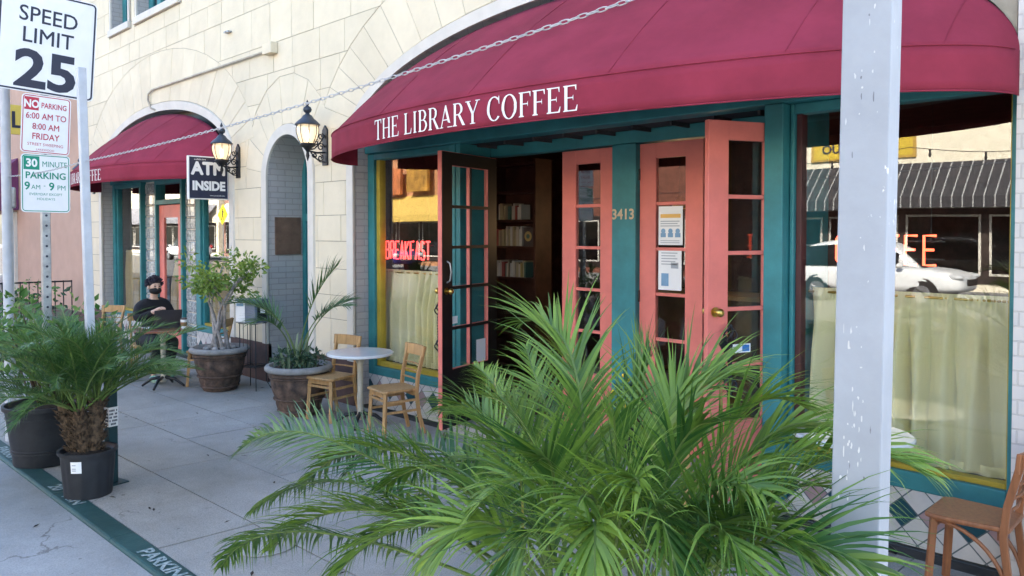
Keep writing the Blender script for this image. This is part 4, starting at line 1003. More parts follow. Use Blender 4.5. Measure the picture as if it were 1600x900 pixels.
# projecting painted signs over the yellow awning
for (x, z, w_, h, m, lab) in ((-37.2, 4.1, 1.5, 1.5, mat('orange_sign', (.62,.20,.07), .6, var=.25, scale=2), 'orange painted square sign above the yellow awning across the street'), (-34.9, 4.2, 1.9, 1.9, mat('ochre_sign', (.55,.28,.05), .6, var=.3, scale=2), 'ochre painted square sign above the yellow awning across the street')):
    b = B(); b.box(x-w_/2, x+w_/2, -16.6, -16.4, z, z+h); top(b.build('shop_sign', m, bevel=.02), lab, 'sign')
def crossing():
    t = thing('crossing_sign', 'yellow diamond pedestrian crossing sign on far curb, mirrored in glass', 'sign', (-54, -14.2, .1))
    b = B(); b.tube([(-54, -14.2, .1), (-54, -14.2, 3.7)], .04, 10); b.build('post', M_steel, t, world=True)
    b = B(); b.prism([(-.75, 0), (0, -.75), (.75, 0), (0, .75)], lambda x, z, d: (-54+x, -14.15+d, 3.2+z), 0, .02); pl = b.build('plate', mat('warning_yellow', (.75,.62,.02), .5, var=0), t, world=True)
    b = B(); f = lambda x, z, d: (-54+x, -14.128+d, 3.2+z)
    b.prism([(-.06, .3), (.06, .3), (.06, .42), (-.06, .42)], f, 0, .004); b.prism([(-.09, -.02), (.09, -.02), (.1, .27), (-.1, .27)], f, 0, .004); b.prism([(-.09, -.02), (0, -.02), (-.1, -.42), (-.2, -.42)], f, .001, .004); b.prism([(0, -.02), (.09, -.02), (.22, -.4), (.13, -.42)], f, 0, .004); b.prism([(.1, .25), (.1, .15), (.25, .02), (.28, .08)], f, 0, .004)
    b.build('walking_figure', M_black, pl, world=True)
crossing()
# string of bulbs over the far pavement
t = thing('string_lights', 'string of small bulbs hanging across the street, seen in the right window', 'string lights', (-9, -15.2, 3.9))
b = B(); pts = [(-15+12*i/40, -15.2, 4.55-.30*math.sin(math.pi*((i % 20)/20))) for i in range(41)]; b.tube(pts, .012, 5); b.build('wire', M_iron, t, world=True)
b = B()
for i in range(2, 40, 5): b.tube([(pts[i][0], -15.2, pts[i][2]), (pts[i][0], -15.2, pts[i][2]-.10)], .03, 6); b.ball((pts[i][0], -15.2, pts[i][2]-.17), (.045, .045, .075), 8, 6)
b.build('bulbs', M_iron, t, world=True)
# ---------------------------------------------------------------- cars
M_tyre = mat('tyre_rubber', (.02,.02,.02), .8, var=.1); M_rim = mat('alloy_rim', (.5,.5,.52), .35, metal=.8, var=.1)
M_carglass = mat('car_window_tint', (.01,.012,.014), .08, var=0, spec=.8)
def vehicle(name, label, loc, paint, stations, cabin, L_, wheels, wr, hw):
    """stations: (x, half width, z low, z shoulder, z top of body); cabin: roof stations (x, half width, z)"""
    t = thing(name, label, 'car', loc)
    M_p = mat(paint[0], paint[1], .25, var=.02, spec=.6)
    def loft(sec, nm, m, parent, sub=2):
        b = B(); n = len(sec[0]); vs = [p for s_ in sec for p in s_]
        fs = [(i*n+k, i*n+(k+1) % n, (i+1)*n+(k+1) % n, (i+1)*n+k) for i in range(len(sec)-1) for k in range(n)]+[tuple(range(n)), tuple(range((len(sec)-1)*n, len(sec)*n))]
        b.add(vs, fs); o = b.build(nm, m, parent, smooth=True)
        md = o.modifiers.new('sub', 'SUBSURF'); md.levels = md.render_levels = sub; return o
    sec = [[(x, -h, zl), (x, -h*1.02, (zl+zs)/2), (x, -h*.98, zs), (x, -h*.86, zt), (x, 0, zt+.02), (x, h*.86, zt), (x, h*.98, zs), (x, h*1.02, (zl+zs)/2), (x, h, zl), (x, 0, zl)] for x, h, zl, zs, zt in stations]
    body = loft(sec, 'body', M_p, t)
    sec = [[(x, -h*1.12, zb_), (x, -h, zt-.08), (x, -h*.8, zt), (x, 0, zt+.03), (x, h*.8, zt), (x, h, zt-.08), (x, h*1.12, zb_), (x, 0, zb_)] for x, h, zb_, zt in cabin]
    cab = loft(sec, 'cabin', M_p, body)
    # side glass and screens: dark panels let into the cabin
    for s in (-1, 1):
        b = B(); e = [(x, h, zb_, zt) for x, h, zb_, zt in cabin[1:-1]]
        lo_ = [(x, s*(h*1.10+.012), zb_+.05) for x, h, zb_, zt in e]; hi_ = [(x, s*(h*1.0+.018), zt-.13) for x, h, zb_, zt in e]
        n = len(e); b.add(lo_+hi_, [(k, k+1, n+k+1, n+k) for k in range(n-1)]); b.build('side_window', M_carglass, body)
    for a_, c_ in ((cabin[-1], cabin[-2]), (cabin[0], cabin[1])):
        dx = .05 if a_[0] > c_[0] else -.05
        b = B(); b.add([(a_[0]+dx, -a_[1]*.86, a_[2]+.06), (a_[0]+dx, a_[1]*.86, a_[2]+.06), (c_[0]+dx*1.4, c_[1]*.78, c_[3]-.06), (c_[0]+dx*1.4, -c_[1]*.78, c_[3]-.06)], [(0,1,2,3)]); b.build('windscreen' if dx > 0 else 'rear_window', M_carglass, body)
    for x in wheels:
        for s in (-1, 1):
            b = B(); y = s*(hw-.10); b.tube([(x, s*(hw-.25), wr+.02), (x, s*(hw+.006), wr+.02)], wr+.05, 28); b.build('wheel_arch', M_tyre, body, smooth=40)
            b = B(); b.tube([(x, s*(hw-.2), wr), (x, s*(hw+.02), wr)], wr, 28); w_ = b.build('wheel', M_tyre, t, smooth=40)
            b = B(); b.tube([(x, s*(hw+.02), wr), (x, s*(hw+.03), wr)], wr*.66, 24)
            for k in range(5):
                a = 2*math.pi*k/5; b.bar((x, s*(hw+.034), wr), (x+wr*.6*math.cos(a), s*(hw+.034), wr+wr*.6*math.sin(a)), .07, .02)
            b.build('rim', M_rim, w_, smooth=40)
    return t, body
M_headl = mat('headlamp_glass', (.6,.62,.64), .1, var=.1, spec=.8); M_tail = mat('tail_lamp', (.35,.01,.01), .2, var=0)
suv, body = vehicle('parked_car', 'white estate car parked across the street, mirrored in the right window', (-8.95, -12.9, -.018), ('white_car_paint', (.75,.76,.77)),
    [(-2.36, .70, .42, .80, .98), (-2.25, .84, .34, .88, 1.02), (-1.3, .9, .3, .92, 1.04), (0, .91, .3, .92, 1.03), (.95, .91, .3, .93, 1.02), (1.7, .88, .32, .90, .98), (2.2, .78, .36, .78, .88), (2.38, .62, .42, .66, .74)],
    [(-2.25, .68, .98, 1.10), (-1.95, .71, .98, 1.68), (-.6, .72, .98, 1.78), (.2, .70, .98, 1.74), (.75, .68, .98, 1.50), (1.3, .66, .96, 1.02)], 4.8, (-1.42, 1.4), .34, .88)
for s in (-1, 1):
    b = B(); b.ball((2.1, s*.66, .78), (.26, .13, .09), 12, 8); b.build('headlight', M_headl, suv, smooth=True)
    b = B(); b.ball((-2.28, s*.74, .95), (.1, .1, .13), 10, 8); b.build('tail_light', M_tail, suv, smooth=True)
    b = B(); b.ball((.85, s*.98, 1.06), (.09, .1, .07), 10, 8); b.build('wing_mirror', M_white, suv, smooth=True)
b = B(); b.box(2.26, 2.395, -.38, .38, .55, .72); b.build('grille', M_tyre, suv, bevel=.03)
tr_, body = vehicle('parked_car', 'dark blue pickup parked across the street, mirrored in the left window', (-33.2, -12.6, -.018), ('blue_car_paint', (.015,.03,.16)),
    [(-2.7, .85, .5, .95, 1.1), (-2.5, .93, .45, 1.0, 1.15), (-.9, .95, .42, 1.0, 1.12), (0, .95, .42, 1.0, 1.12), (1.2, .94, .42, 1.0, 1.12), (2.2, .92, .42, .98, 1.08), (2.6, .86, .45, .92, 1.0), (2.72, .8, .5, .8, .86)],
    [(-.9, .74, 1.08, 1.15), (-.75, .74, 1.08, 1.7), (.3, .74, 1.08, 1.76), (.75, .72, 1.08, 1.66), (1.35, .72, 1.06, 1.12)], 5.4, (-1.7, 1.75), .38, .93)
for s in (-1, 1):
    b = B(); b.ball((2.6, s*.7, .88), (.16, .16, .1), 12, 8); b.build('headlight', M_headl, tr_, smooth=True)
b = B(); b.box(2.62, 2.74, -.5, .5, .62, .86); b.build('grille', M_rim, tr_, bevel=.03)
c2 = dup(suv, (-24.5, -12.9, -.018), 0, 'second white estate car farther along across the street, seen in the glass')
c3 = dup(suv, (-57, -12.9, -.018), R(180), 'white estate car parked far along the opposite curb facing the other way')
# ================================================================ curtains
def curtainmat(name, c, tr=.35):
    m = bpy.data.materials.new(name); m.use_nodes = True; t = m.node_tree; L = t.links.new
    t.nodes.remove(t.nodes['Principled BSDF']); o = t.nodes['Material Output']
    d = N(t, 'ShaderNodeBsdfDiffuse'); d.inputs[0].default_value = tuple(c)+(1,); tl = N(t, 'ShaderNodeBsdfTranslucent'); tl.inputs[0].default_value = tuple(c)+(1,)
    tp_ = N(t, 'ShaderNodeBsdfTransparent'); a = N(t, 'ShaderNodeMixShader'); a.inputs[0].default_value = .3; L(d.outputs[0], a.inputs[1]); L(tl.outputs[0], a.inputs[2])
    lw = N(t, 'ShaderNodeLayerWeight'); lw.inputs['Blend'].default_value = .55; r = N(t, 'ShaderNodeMapRange'); r.inputs['To Min'].default_value = tr; r.inputs['To Max'].default_value = 0; L(lw.outputs['Facing'], r.inputs['Value'])
    b_ = N(t, 'ShaderNodeMixShader'); L(r.outputs[0], b_.inputs[0]); L(a.outputs[0], b_.inputs[1]); L(tp_.outputs[0], b_.inputs[2]); L(b_.outputs[0], o.inputs[0]); return m
M_curtain = curtainmat('sheer_yellow_cotton', (.95,.88,.54), .20)
M_tan = curtainmat('tan_cotton', (.62,.44,.2), .04)
def curtain(label, x0, x1, y, z0, z1, m, folds, seed):
    rs = random.Random(seed); t = thing('curtain', label, 'curtain', ((x0+x1)/2, y, z0), group='half curtains in the windows')
    nx, nz = int((x1-x0)*110), 20; ph = [rs.uniform(0, 6.28) for _ in range(5)]
    b = B(); vs = []
    for k in range(nz+1):
        q = k/nz; z = z1-(z1-z0)*q
        for i in range(nx+1):
            s = i/nx; amp = .012+.066*min(1, q*2.5)
            s2 = s+.022*math.sin(s*9+ph[0])+.01*math.sin(s*23+ph[1])
            yy = amp*((1-2*abs(math.sin(s2*folds*3.1416+ph[2]+.5*q*math.sin(s*11)))**.6)*.7+.5*math.sin(s2*folds*2.9*2+ph[3]+q))
            if q < .06: yy += .006*math.sin(s*260)
            vs.append((x0+(x1-x0)*s+.006*math.sin(q*5+s*30), y+yy, z+(.012*math.sin(s*31+ph[4])*q if k == nz else 0)))
    b.add(vs, [(k*(nx+1)+i, k*(nx+1)+i+1, (k+1)*(nx+1)+i+1, (k+1)*(nx+1)+i) for k in range(nz) for i in range(nx)])
    b.build('cloth', m, t, smooth=True, world=True, fixn=False)
    b = B(); b.tube([(x0-.02, y, z1-.03), (x1+.02, y, z1-.03)], .009, 8); b.build('rod', M_brass, t, smooth=True, world=True)
    b = B(); vs = []
    for i in range(nx+1):
        s = i/nx
        for zz in (z0-.012, z0+.05): vs.append((x0+(x1-x0)*s, y-.034+.012*math.sin(s*folds*6.283+ph[2]), zz))
    b.add(vs, [(2*i, 2*i+2, 2*i+3, 2*i+1) for i in range(nx)]); b.build('hem', m, t, smooth=True, world=True, fixn=False)
curtain('sheer yellow half curtain in the window with the red BREAKFAST neon', -7.62, -6.2, 5.42, .50, 1.53, M_curtain, 11, 1)
curtain('sheer yellow half curtain in the right window behind the timber post', -2.52, -1.30, 5.40, .50, 1.57, M_curtain, 8, 4)
curtain('tan half curtain in the far left window behind the seated person', -15.85, -14.7, 5.36, .55, 1.62, M_tan, 9, 3)
curtain('tan half curtain in the far window behind the ficus tree', -12.1, -10.85, 5.36, .55, 1.5, M_tan, 9, 5)
curtain('tan half curtain behind the glass of the closed far door', -13.72, -13.17, 5.42, .42, 1.45, M_tan, 5, 6)
# ================================================================ neon
def neonmat(name, c, s):
    return mat(name, (c[0]*.6, c[1]*.6, c[2]*.6), .3, var=0, emit=c, es=s)
M_neonr = neonmat('neon_red', (1, .045, .04), 1.2); M_neono = neonmat('neon_orange', (1, .10, .045), 1.1)
NEON = {'B': [[(0,0),(0,1),(.5,1),(.6,.9),(.6,.62),(.5,.52),(.05,.52)],[(.5,.52),(.62,.42),(.62,.1),(.5,0),(0,0)]],'R': [[(0,0),(0,1),(.5,1),(.6,.9),(.6,.6),(.5,.5),(.05,.5)],[(.3,.5),(.62,0)]],
 'E': [[(.58,1),(0,1),(0,0),(.58,0)],[(.03,.52),(.48,.52)]],'A': [[(0,0),(.3,1),(.6,0)],[(.1,.34),(.5,.34)]],'K': [[(0,0),(0,1)],[(.58,1),(.03,.5),(.6,0)]],'F': [[(0,0),(0,1),(.58,1)],[(.03,.52),(.48,.52)]],
 'S': [[(.58,.88),(.48,1),(.12,1),(.02,.88),(.02,.62),(.12,.52),(.5,.5),(.6,.4),(.6,.1),(.5,0),(.1,0),(0,.12)]],'T': [[(0,1),(.62,1)],[(.31,1),(.31,0)]],'C': [[(.6,.82),(.5,1),(.12,1),(0,.86),(0,.14),(.12,0),(.5,0),(.6,.18)]],'O': [[(.12,0),(0,.14),(0,.86),(.12,1),(.5,1),(.62,.86),(.62,.14),(.5,0),(.12,0)]]}
def neon(word, label, x0, x1, z0, h, y, m, rad):
    t = thing('neon_sign', label, 'neon sign', ((x0+x1)/2, y, z0), group=None); n = len(word); pitch = (x1-x0)/n; wl = pitch*.68/.62; b = B()
    for i, ch in enumerate(word):
        for st in NEON[ch]:
            b.tube([(x0+i*pitch+px_*wl, y, z0+pz*h) for px_, pz in st], rad, 7)
    b.build('tube_lettering', m, t, smooth=60, world=True)
    b = B(); b.bar((x0-.02, y+.03, z0+h*.8), (x1, y+.03, z0+h*.8), .008, .008); b.bar((x0-.02, y+.03, z0+h*.2), (x1, y+.03, z0+h*.2), .008, .008)
    for xx in (x0+.05, x1-.08): b.bar((xx, y+.03, z0+h*.8), (xx, y+.03, 2.8), .003, .003)
    b.build('support_frame', M_iron, t, world=True); return t
neon('BREAKFAST', 'red neon BREAKFAST sign hanging in the left shop window', -7.555, -6.72, 1.655, .195, 5.38, M_neonr, .0085)
neon('COFFEE', 'orange red neon COFFEE sign half hidden behind the timber post', -2.33, -1.665, 1.745, .185, 5.36, M_neono, .0085)
b = B(); b.box(-14.98, -14.75, 5.38, 5.40, 1.66, 1.95); o = b.build('window_sign', mat('red_sign_glow', (.5,.04,.04), .5, var=.1, emit=(1,.08,.08), es=.35)); o = top(o, 'small red lit sign in the far left window above the tan curtain', 'sign')
# ================================================================ interior
M_wood_d = mat('dark_shelf_wood', (.07,.028,.018), .5, var=.25, scale=5)
t = thing('bookcase', 'tall dark wooden bookcase inside the open doorway', 'bookcase', (-7.35, 7.55, .1))
b = B(); b.box(-8.0, -7.96, 7.4, 7.7, .1, 2.9); b.box(-7.16, -7.12, 7.4, 7.7, .1, 2.9); b.box(-7.96, -7.16, 7.68, 7.7, .1, 2.9); b.build('case', M_wood_d, t, world=True)
SH = (.2, .62, 1.02, 1.36, 1.77, 2.12, 2.5, 2.86)
for z in SH:
    b = B(); b.box(-7.96, -7.16, 7.41, 7.68, z-.03, z); b.build('shelf', M_wood_d, t, world=True)
bc = [(.40,.36,.30),(.25,.06,.05),(.3,.25,.15),(.06,.12,.10),(.42,.42,.40),(.06,.05,.05),(.2,.16,.11),(.35,.26,.1)]
bm_ = [mat('book_cover_%s' % n_, c, .6, var=.05) for n_, c in zip(('cream','red','tan','green','white','black','brown','ochre'), bc)]
rs = random.Random(5); proto = []
for m in bm_:
    b = B(); b.box(-.5, .5, 0, .16, 0, 1); proto.append(b)
for z, x1, tl in ((1.36, -7.35, .23), (1.77, -7.42, .27), (2.12, -7.45, .22)):
    x = -7.9; k = 0
    while x < x1:
        w_ = rs.uniform(.022, .05); h = tl*rs.uniform(.75, 1); i = rs.randrange(len(bm_)) if rs.random() > .45 else rs.choice((0, 4, 2))
        b = B(); b.box(0, w_, 0, .17, 0, h); o = b.build('book', bm_[i]); o.location = (x, 7.43+rs.uniform(0, .03), z+.001)
        if rs.random() < .12: o.rotation_euler = (0, R(rs.uniform(2, 6)), 0)
        nm = {1.36: 'lowest visible', 1.77: 'middle', 2.12: 'top visible', 1.02: 'bottom'}[z]
        tag(o, 'book standing among others on the %s shelf of the dark bookcase' % nm, 'book', 'books on the %s bookcase shelf' % nm); x += w_+.004; k += 1
t = thing('display_book', 'large book facing out with round yellow picture on the middle shelf', 'book', (-7.29, 7.45, 1.771))
b = B(); b.box(-7.38, -7.20, 7.44, 7.47, 1.771, 2.02); b.build('cover', bm_[5], t, world=True)
b = B(); b.tube([(-7.29, 7.439, 1.9), (-7.29, 7.436, 1.9)], .065, 20); b.tube([(-7.29, 7.436, 1.9), (-7.29, 7.434, 1.9)], .03, 16, mi=1); b.build('cover_picture', [bm_[7], bm_[3]], t, world=True)
t = thing('service_counter', 'dark wooden counter deep inside the coffee shop', 'counter', (-5, 9, .1))
b = B(); b.box(-6.4, -3.2, 9, 9.7, .1, 1.1); b.build('cabinet', M_wood_d, t, world=True); b = B(); b.box(-6.5, -3.1, 8.92, 9.75, 1.1, 1.15); b.build('countertop', mat('counter_stone', (.2,.15,.1), .3), t, world=True)
for x, z in ((-5.75, 2.25), (-5.35, 2.05)):
    t = thing('pendant_lamp', '', 'lamp', (x, 8.6, z)); t['label'] = 'small amber pendant lamp glowing inside, %s' % ('the higher of two' if z > 2.1 else 'the lower of two')
    b = B(); b.lathe([(.03, .16), (.05, .12), (.11, 0), (.1, 0)], (0, 0, 0), 16); b.build('shade', M_brass, t, smooth=40)
    b = B(); b.ball((0, 0, .01), .045, 10, 8); b.build('bulb', M_bulb, t, smooth=True)
    b = B(); b.tube([(0, 0, .16), (0, 0, 3.3-z)], .006, 5); b.build('cord', M_iron, t)
    ll = bpy.data.lights.new('pendant_light', 'POINT'); ll.energy = 2.2; ll.color = (1, .6, .28); ll.shadow_soft_size = .06
    lo = bpy.data.objects.new('pendant_light', ll); COL.objects.link(lo); lo.location = (x, 8.6, z-.12)
# ================================================================ notices and stickers
M_paper = mat('white_paper', (.78,.79,.80), .7, var=.02); M_pblue = mat('print_blue', (.2,.36,.55), .6, var=.1); M_porg = mat('print_orange', (.75,.45,.12), .6, var=.05); M_pgrey = mat('print_grey', (.35,.38,.42), .6, var=0)
def notice(label, x0, x1, y, z0, z1, kind):
    t = thing('notice', label, 'notice', ((x0+x1)/2, y, z0)); b = B(); b.box(x0, x1, y, y+.002, z0, z1); s = b.build('sheet', M_paper, t, world=True); w_, h = x1-x0, z1-z0
    b = B(); o = B(); g_ = B()
    if kind == 1:
        o.box(x0+.02, x1-.02, y-.0012, y-.0004, z1-.30*h, z1-.20*h)
        for i in range(3):
            b.tube([(x0+w_*(.2+.3*i), y-.0012, z0+.36*h), (x0+w_*(.2+.3*i), y-.0004, z0+.36*h)], .022, 12); b.box(x0+w_*(.2+.3*i)-.026, x0+w_*(.2+.3*i)+.026, y-.001, y-.0003, z0+.20*h, z0+.31*h)
        for i in range(3): g_.box(x0+.02, x1-.03-.02*(i % 2), y-.001, y-.0004, z1-h*(.40+.06*i), z1-h*(.375+.06*i))
        for i in range(2): g_.box(x0+.02, x1-.03, y-.001, y-.0004, z0+h*(.05+.05*i), z0+h*(.07+.05*i))
        b.build('blue_pictogram', M_pblue, s, world=True); o.build('orange_heading', M_porg, s, world=True); g_.build('text_lines', M_pgrey, s, world=True)
    else:
        b.box(x0+.03, x0+w_*.45, y-.001, y-.0004, z0+h*.1, z0+h*.42); g_.box(x0+w_*.55, x1-.03, y-.001, y-.0004, z0+h*.55, z0+h*.7)
        for i in range(5): g_.box(x0+.03, x1-.04-.02*(i % 2), y-.001, y-.0004, z1-h*(.08+.07*i), z1-h*(.055+.07*i))
        b.build('blue_block', M_pblue, s, world=True); g_.build('text_lines', M_pgrey, s, world=True)
notice('white notice with orange heading taped in the narrow salmon door', -3.982, -3.742, 5.645, 1.845, 2.17, 1)
notice('pale blue and white notice taped below the orange headed one', -3.982, -3.752, 5.645, 1.465, 1.80, 2)
d_l = Vector((math.cos(R(247.6)), math.sin(R(247.6)), 0)); n_l = Vector((-d_l.y, d_l.x, 0))
def on_dB(s, z, off): return Vector((-2.575, 5.62, .1))+d_l*s+n_l*off+Vector((0, 0, z))
b = B(); b.add([on_dB(.79, 1.02, .006), on_dB(.60, 1.02, .006), on_dB(.60, 1.08, .006), on_dB(.79, 1.08, .006)], [(0,1,2,3)])
b.add([on_dB(.67, 1.028, .007), on_dB(.61, 1.028, .007), on_dB(.61, 1.072, .007), on_dB(.67, 1.072, .007)], [(0,1,2,3)], 1)
top(b.build('sticker', [M_paper, mat('sticker_blue', (.03,.16,.45), .5, var=0)]), 'small white and blue sticker on the open right door glass', 'sticker')
t = thing('oval_plaque', 'orange oval plaque hanging behind the glass of the open right door', 'plaque', on_dB(.27, 1.75, -.06))
b = B(); c = on_dB(.27, 1.98, -.05)
b.prism([(.085*math.cos(2*math.pi*i/28), .165*math.sin(2*math.pi*i/28)) for i in range(28)], lambda x, z, d: c+d_l*x+n_l*d+Vector((0, 0, z)), -.012, 0); b.build('plate', mat('plaque_red', (.32,.07,.04), .5, var=.2), t, world=True)
b = B(); b.tube([c+d_l*.09*math.cos(2*math.pi*i/28)+Vector((0, 0, .17*math.sin(2*math.pi*i/28))) for i in range(28)], .013, 6, closed=True); b.build('rim', M_byel, t, smooth=True, world=True)
b = B(); dA_d = Vector((math.cos(-R(75)), math.sin(-R(75)), 0)); dA_n = Vector((-dA_d.y, dA_d.x, 0)); q0 = Vector((-6.03, 5.66, .1))
on_dA = lambda s, z, off: q0+dA_d*s+dA_n*off+Vector((0, 0, z))
b.add([on_dA(.36, .42, .006), on_dA(.19, .42, .006), on_dA(.19, .78, .006), on_dA(.36, .78, .006)], [(0,1,2,3)])
top(b.build('notice', M_paper), 'white paper notice low on the open left door', 'notice')
b = B(); b.add([on_dA(.79, .98, .006), on_dA(.69, .98, .006), on_dA(.69, 1.05, .006), on_dA(.79, 1.05, .006)], [(0,1,2,3)])
top(b.build('sticker', M_paper), 'small white sticker on the open left door pane', 'sticker')
# ================================================================ furniture
M_oak = addgrain(mat('pale_oak', (.52,.31,.13), .5, var=.10, scale=4, stain=.12), sc=(50, 50, 4)); M_brownwood = addgrain(mat('chestnut_wood', (.33,.125,.05), .45, var=.12, scale=4, stain=.1), sc=(50, 50, 4))
def make_chair(name, label, m, style=0, group=None):
    r = thing(name, label, 'chair', (0, 0, 0), 0, group); w_, d, h = .39, .40, .455
    pts = [(-w_*.42, d/2), (w_*.42, d/2), (w_*.47, d*.1), (w_/2, -d*.38), (w_*.42, -d/2), (-w_*.42, -d/2), (-w_/2, -d*.38), (-w_*.47, d*.1)]
    b = B(); b.prism(pts, lambda x, y, z: (x, y, z), h-.028, h); s = b.build('seat', m, r, bevel=.01)
    for sx in (-1, 1):
        b = B(); b.bar((sx*.155, -d/2+.045, h-.028), (sx*.172, -d/2+.02, 0), .034, .034); b.build('leg', m, r, bevel=.005)
        b = B(); q = [(sx*.165, d/2+.05, .0), (sx*.162, d/2-.005, .2), (sx*.16, d/2-.03, .40), (sx*.16, d/2-.015, .56), (sx*.165, d/2+.03, .74), (sx*.168, d/2+.055, .845)]
        for p0, p1 in zip(q, q[1:]): b.bar(p0, Vector(p1)+(Vector(p1)-Vector(p0))*.02, .027, .036, up=(0, 1, 0))
        b.build('leg', m, r, bevel=.004)
    b = B(); vs = []; n = 10
    for i in range(n+1):
        x = -.195+.39*i/n; bow = .03*(1-(2*i/n-1)**2)
        for dy, z in ((-.01, .745), (.012, .745), (.022, .85), (.0, .85)): vs.append((x, d/2+.028+bow+dy, z))
    b.add(vs, [(i*4+k, i*4+(k+1) % 4, (i+1)*4+(k+1) % 4, (i+1)*4+k) for i in range(n) for k in range(4)]+[(0,1,2,3), (n*4, n*4+1, n*4+2, n*4+3)]); b.build('top_rail', m, r, bevel=.004)
    for z, yy in ((.53, -.02), (.60, -.002), (.67, .014)):
        b = B(); b.tube([(-.16, d/2+yy, z), (0, d/2+yy+.018, z), (.16, d/2+yy, z)], .0085, 6); b.build('slat', m, r, smooth=True)
    if style == 0:
        for z in (.20, .31):
            b = B(); b.bar((-.165, -d/2+.03, z+.05), (.165, -d/2+.03, z+.05), .018, .022); 
            if z > .3: b.build('stretcher', m, r)
        for sx in (-1, 1):
            for z in (.24, .34):
                b = B(); b.bar((sx*.165, -d/2+.03, z), (sx*.161, d/2-.012, z), .018, .022); b.build('stretcher', m, r)
    else:
        for sx in (-1, 1):                               # bentwood braces under the seat
            b = B(); b.tube([(sx*.16, -d/2+.06+.34*math.sin(math.pi/2*i/12), h-.035-.36*(1-math.cos(math.pi/2*i/12))) for i in range(13)], .012, 8); b.build('bent_brace', m, r, smooth=True)
        b = B(); b.tube([(-.155+.31*i/16, -d/2+.06, h-.04-.0*math.sin(math.pi*i/16)) for i in range(17)], .012, 8); b.build('bent_brace', m, r, smooth=True)
    b = B(); b.box(-.15, .15, -d/2+.04, -d/2+.058, h-.075, h-.028); b.box(-.15, .15, d/2-.06, d/2-.042, h-.075, h-.028); b.build('apron', m, r)
    return r
CG = 'wooden cafe chairs on the sidewalk'
c0 = make_chair('cafe_chair', 'pale oak chair next to the urn with the palm, left of the small white table', M_oak, 0, CG)
c0.location = (-7.30, 4.50, 0); c0.rotation_euler = (0, 0, R(12))
dup(c0, (-6.32, 4.58, 0), R(-10), 'pale oak chair right of the small white table, before the yellow curtain', CG)
dup(c0, (-2.55, 4.22, 0), R(120), 'pale oak chair mostly hidden behind the large foreground palm', CG)
dup(c0, (-11.15, 4.02, 0), R(82), 'pale oak chair the masked person sits on', CG)
dup(c0, (-10.02, 4.36, 0), R(-55), 'empty pale oak chair between the laptop table and the ficus urn', CG)
dup(c0, (-12.7, 3.95, 0), R(35), 'pale oak chair far back, left of the seated person', CG)
c1 = make_chair('bentwood_chair', 'chestnut bentwood chair at the right edge by the tiled window base', M_brownwood, 1)
c1.location = (-1.30, 4.74, 0); c1.rotation_euler = (0, 0, R(-88))
M_tabletop = mat('white_marble_top', (.66,.68,.68), .12, var=.05, scale=5, spec=.7); M_redwood = mat('redwood_top', (.25,.09,.05), .3, var=.15)
def make_table(name, label, m, rad, loc):
    r = thing(name, label, 'table', loc); b = B(); b.lathe([(rad-.012, .712), (rad, .718), (rad, .735), (rad-.01, .742)], (0, 0, 0), 48); b.build('table_top', m, r, smooth=35)
    b = B(); b.lathe([(.03, .06), (.045, .09), (.03, .14), (.035, .3), (.028, .34), (.03, .62), (.05, .66), (.14, .711)], (0, 0, 0), 16); b.build('column', M_tcol, r, smooth=40)
    for k in range(4):
        a = R(45+90*k); b = B(); b.tube([(.02*math.cos(a), .02*math.sin(a), .12), (.15*math.cos(a), .15*math.sin(a), .10), (.24*math.cos(a), .24*math.sin(a), .035), (.27*math.cos(a), .27*math.sin(a), .012)], [.022, .02, .016, .014], 8); b.build('foot', M_iron, r, smooth=True)
    return r
M_tcol = mat('cream_painted_iron', (.55,.5,.4), .5, var=.15, stain=.3)
make_table('cafe_table', 'small round white topped table between two pale oak chairs', M_tabletop, .335, (-6.84, 4.55, 0))
make_table('cafe_table', 'round white topped table behind the timber post by the right window', M_tabletop, .345, (-1.99, 4.83, 0))
make_table('cafe_table', 'round redwood topped table carrying the laptop and coffee cup', M_redwood, .35, (-10.28, 3.90, 0))
# urn planters
def ornate(name, a, c2):
    m = mat(name, a, .8, var=.3, scale=12, col2=c2, stain=.4, bump=.5, bscale=30); return m
M_urn = ornate('weathered_urn', (.17,.11,.08), (.05,.035,.03)); M_urnrim = mat('urn_rim', (.36,.35,.34), .85, var=.15, scale=12, stain=.3, bump=.3, bscale=60)
M_soil = mat('potting_soil', (.04,.028,.02), .95, var=.4, scale=40, bump=.8, bscale=50)
def make_urn(label, loc):
    r = thing('urn_planter', label, 'planter', loc)
    def relief(a, z):
        v = 1+.025*math.cos(16*a)*(1 if .06 < z < .15 else 0)
        if .20 < z < .40: v += .06*abs(math.cos(4*a))*math.sin((z-.2)/.2*math.pi)+.028*math.cos(16*a+z*40)*math.sin((z-.2)/.2*math.pi)
        return v
    b = B(); b.lathe([(.19, 0), (.205, .02), (.205, .05), (.215, .06)]+[(.215+.085*((z-.06)/.36)**.8, z) for z in [.06+.36*i/24 for i in range(1, 25)]]+[(.318, .43), (.322, .455), (.31, .47)], (0, 0, 0), 96, mod=relief)
    b.build('body', M_urn, r, smooth=50)
    b = B()
    for z, q in ((.055, .222), (.185, .262), (.41, .305)): b.tube([(q*math.cos(2*math.pi*i/48), q*math.sin(2*math.pi*i/48), z) for i in range(48)], .011, 6, closed=True)
    b.build('moulded_band', M_urn, r, smooth=True)
    b = B(); b.lathe([(.295, .47), (.34, .472), (.358, .49), (.36, .515), (.345, .535), (.31, .537), (.29, .50), (.28, .48)], (0, 0, 0), 64); b.build('rim', M_urnrim, r, smooth=50)
    b = B(); b.lathe([(.29, .47), (.285, .492), (.1, .505), (.01, .51)], (0, 0, 0), 32); b.build('soil', M_soil, r, smooth=True)
    return r
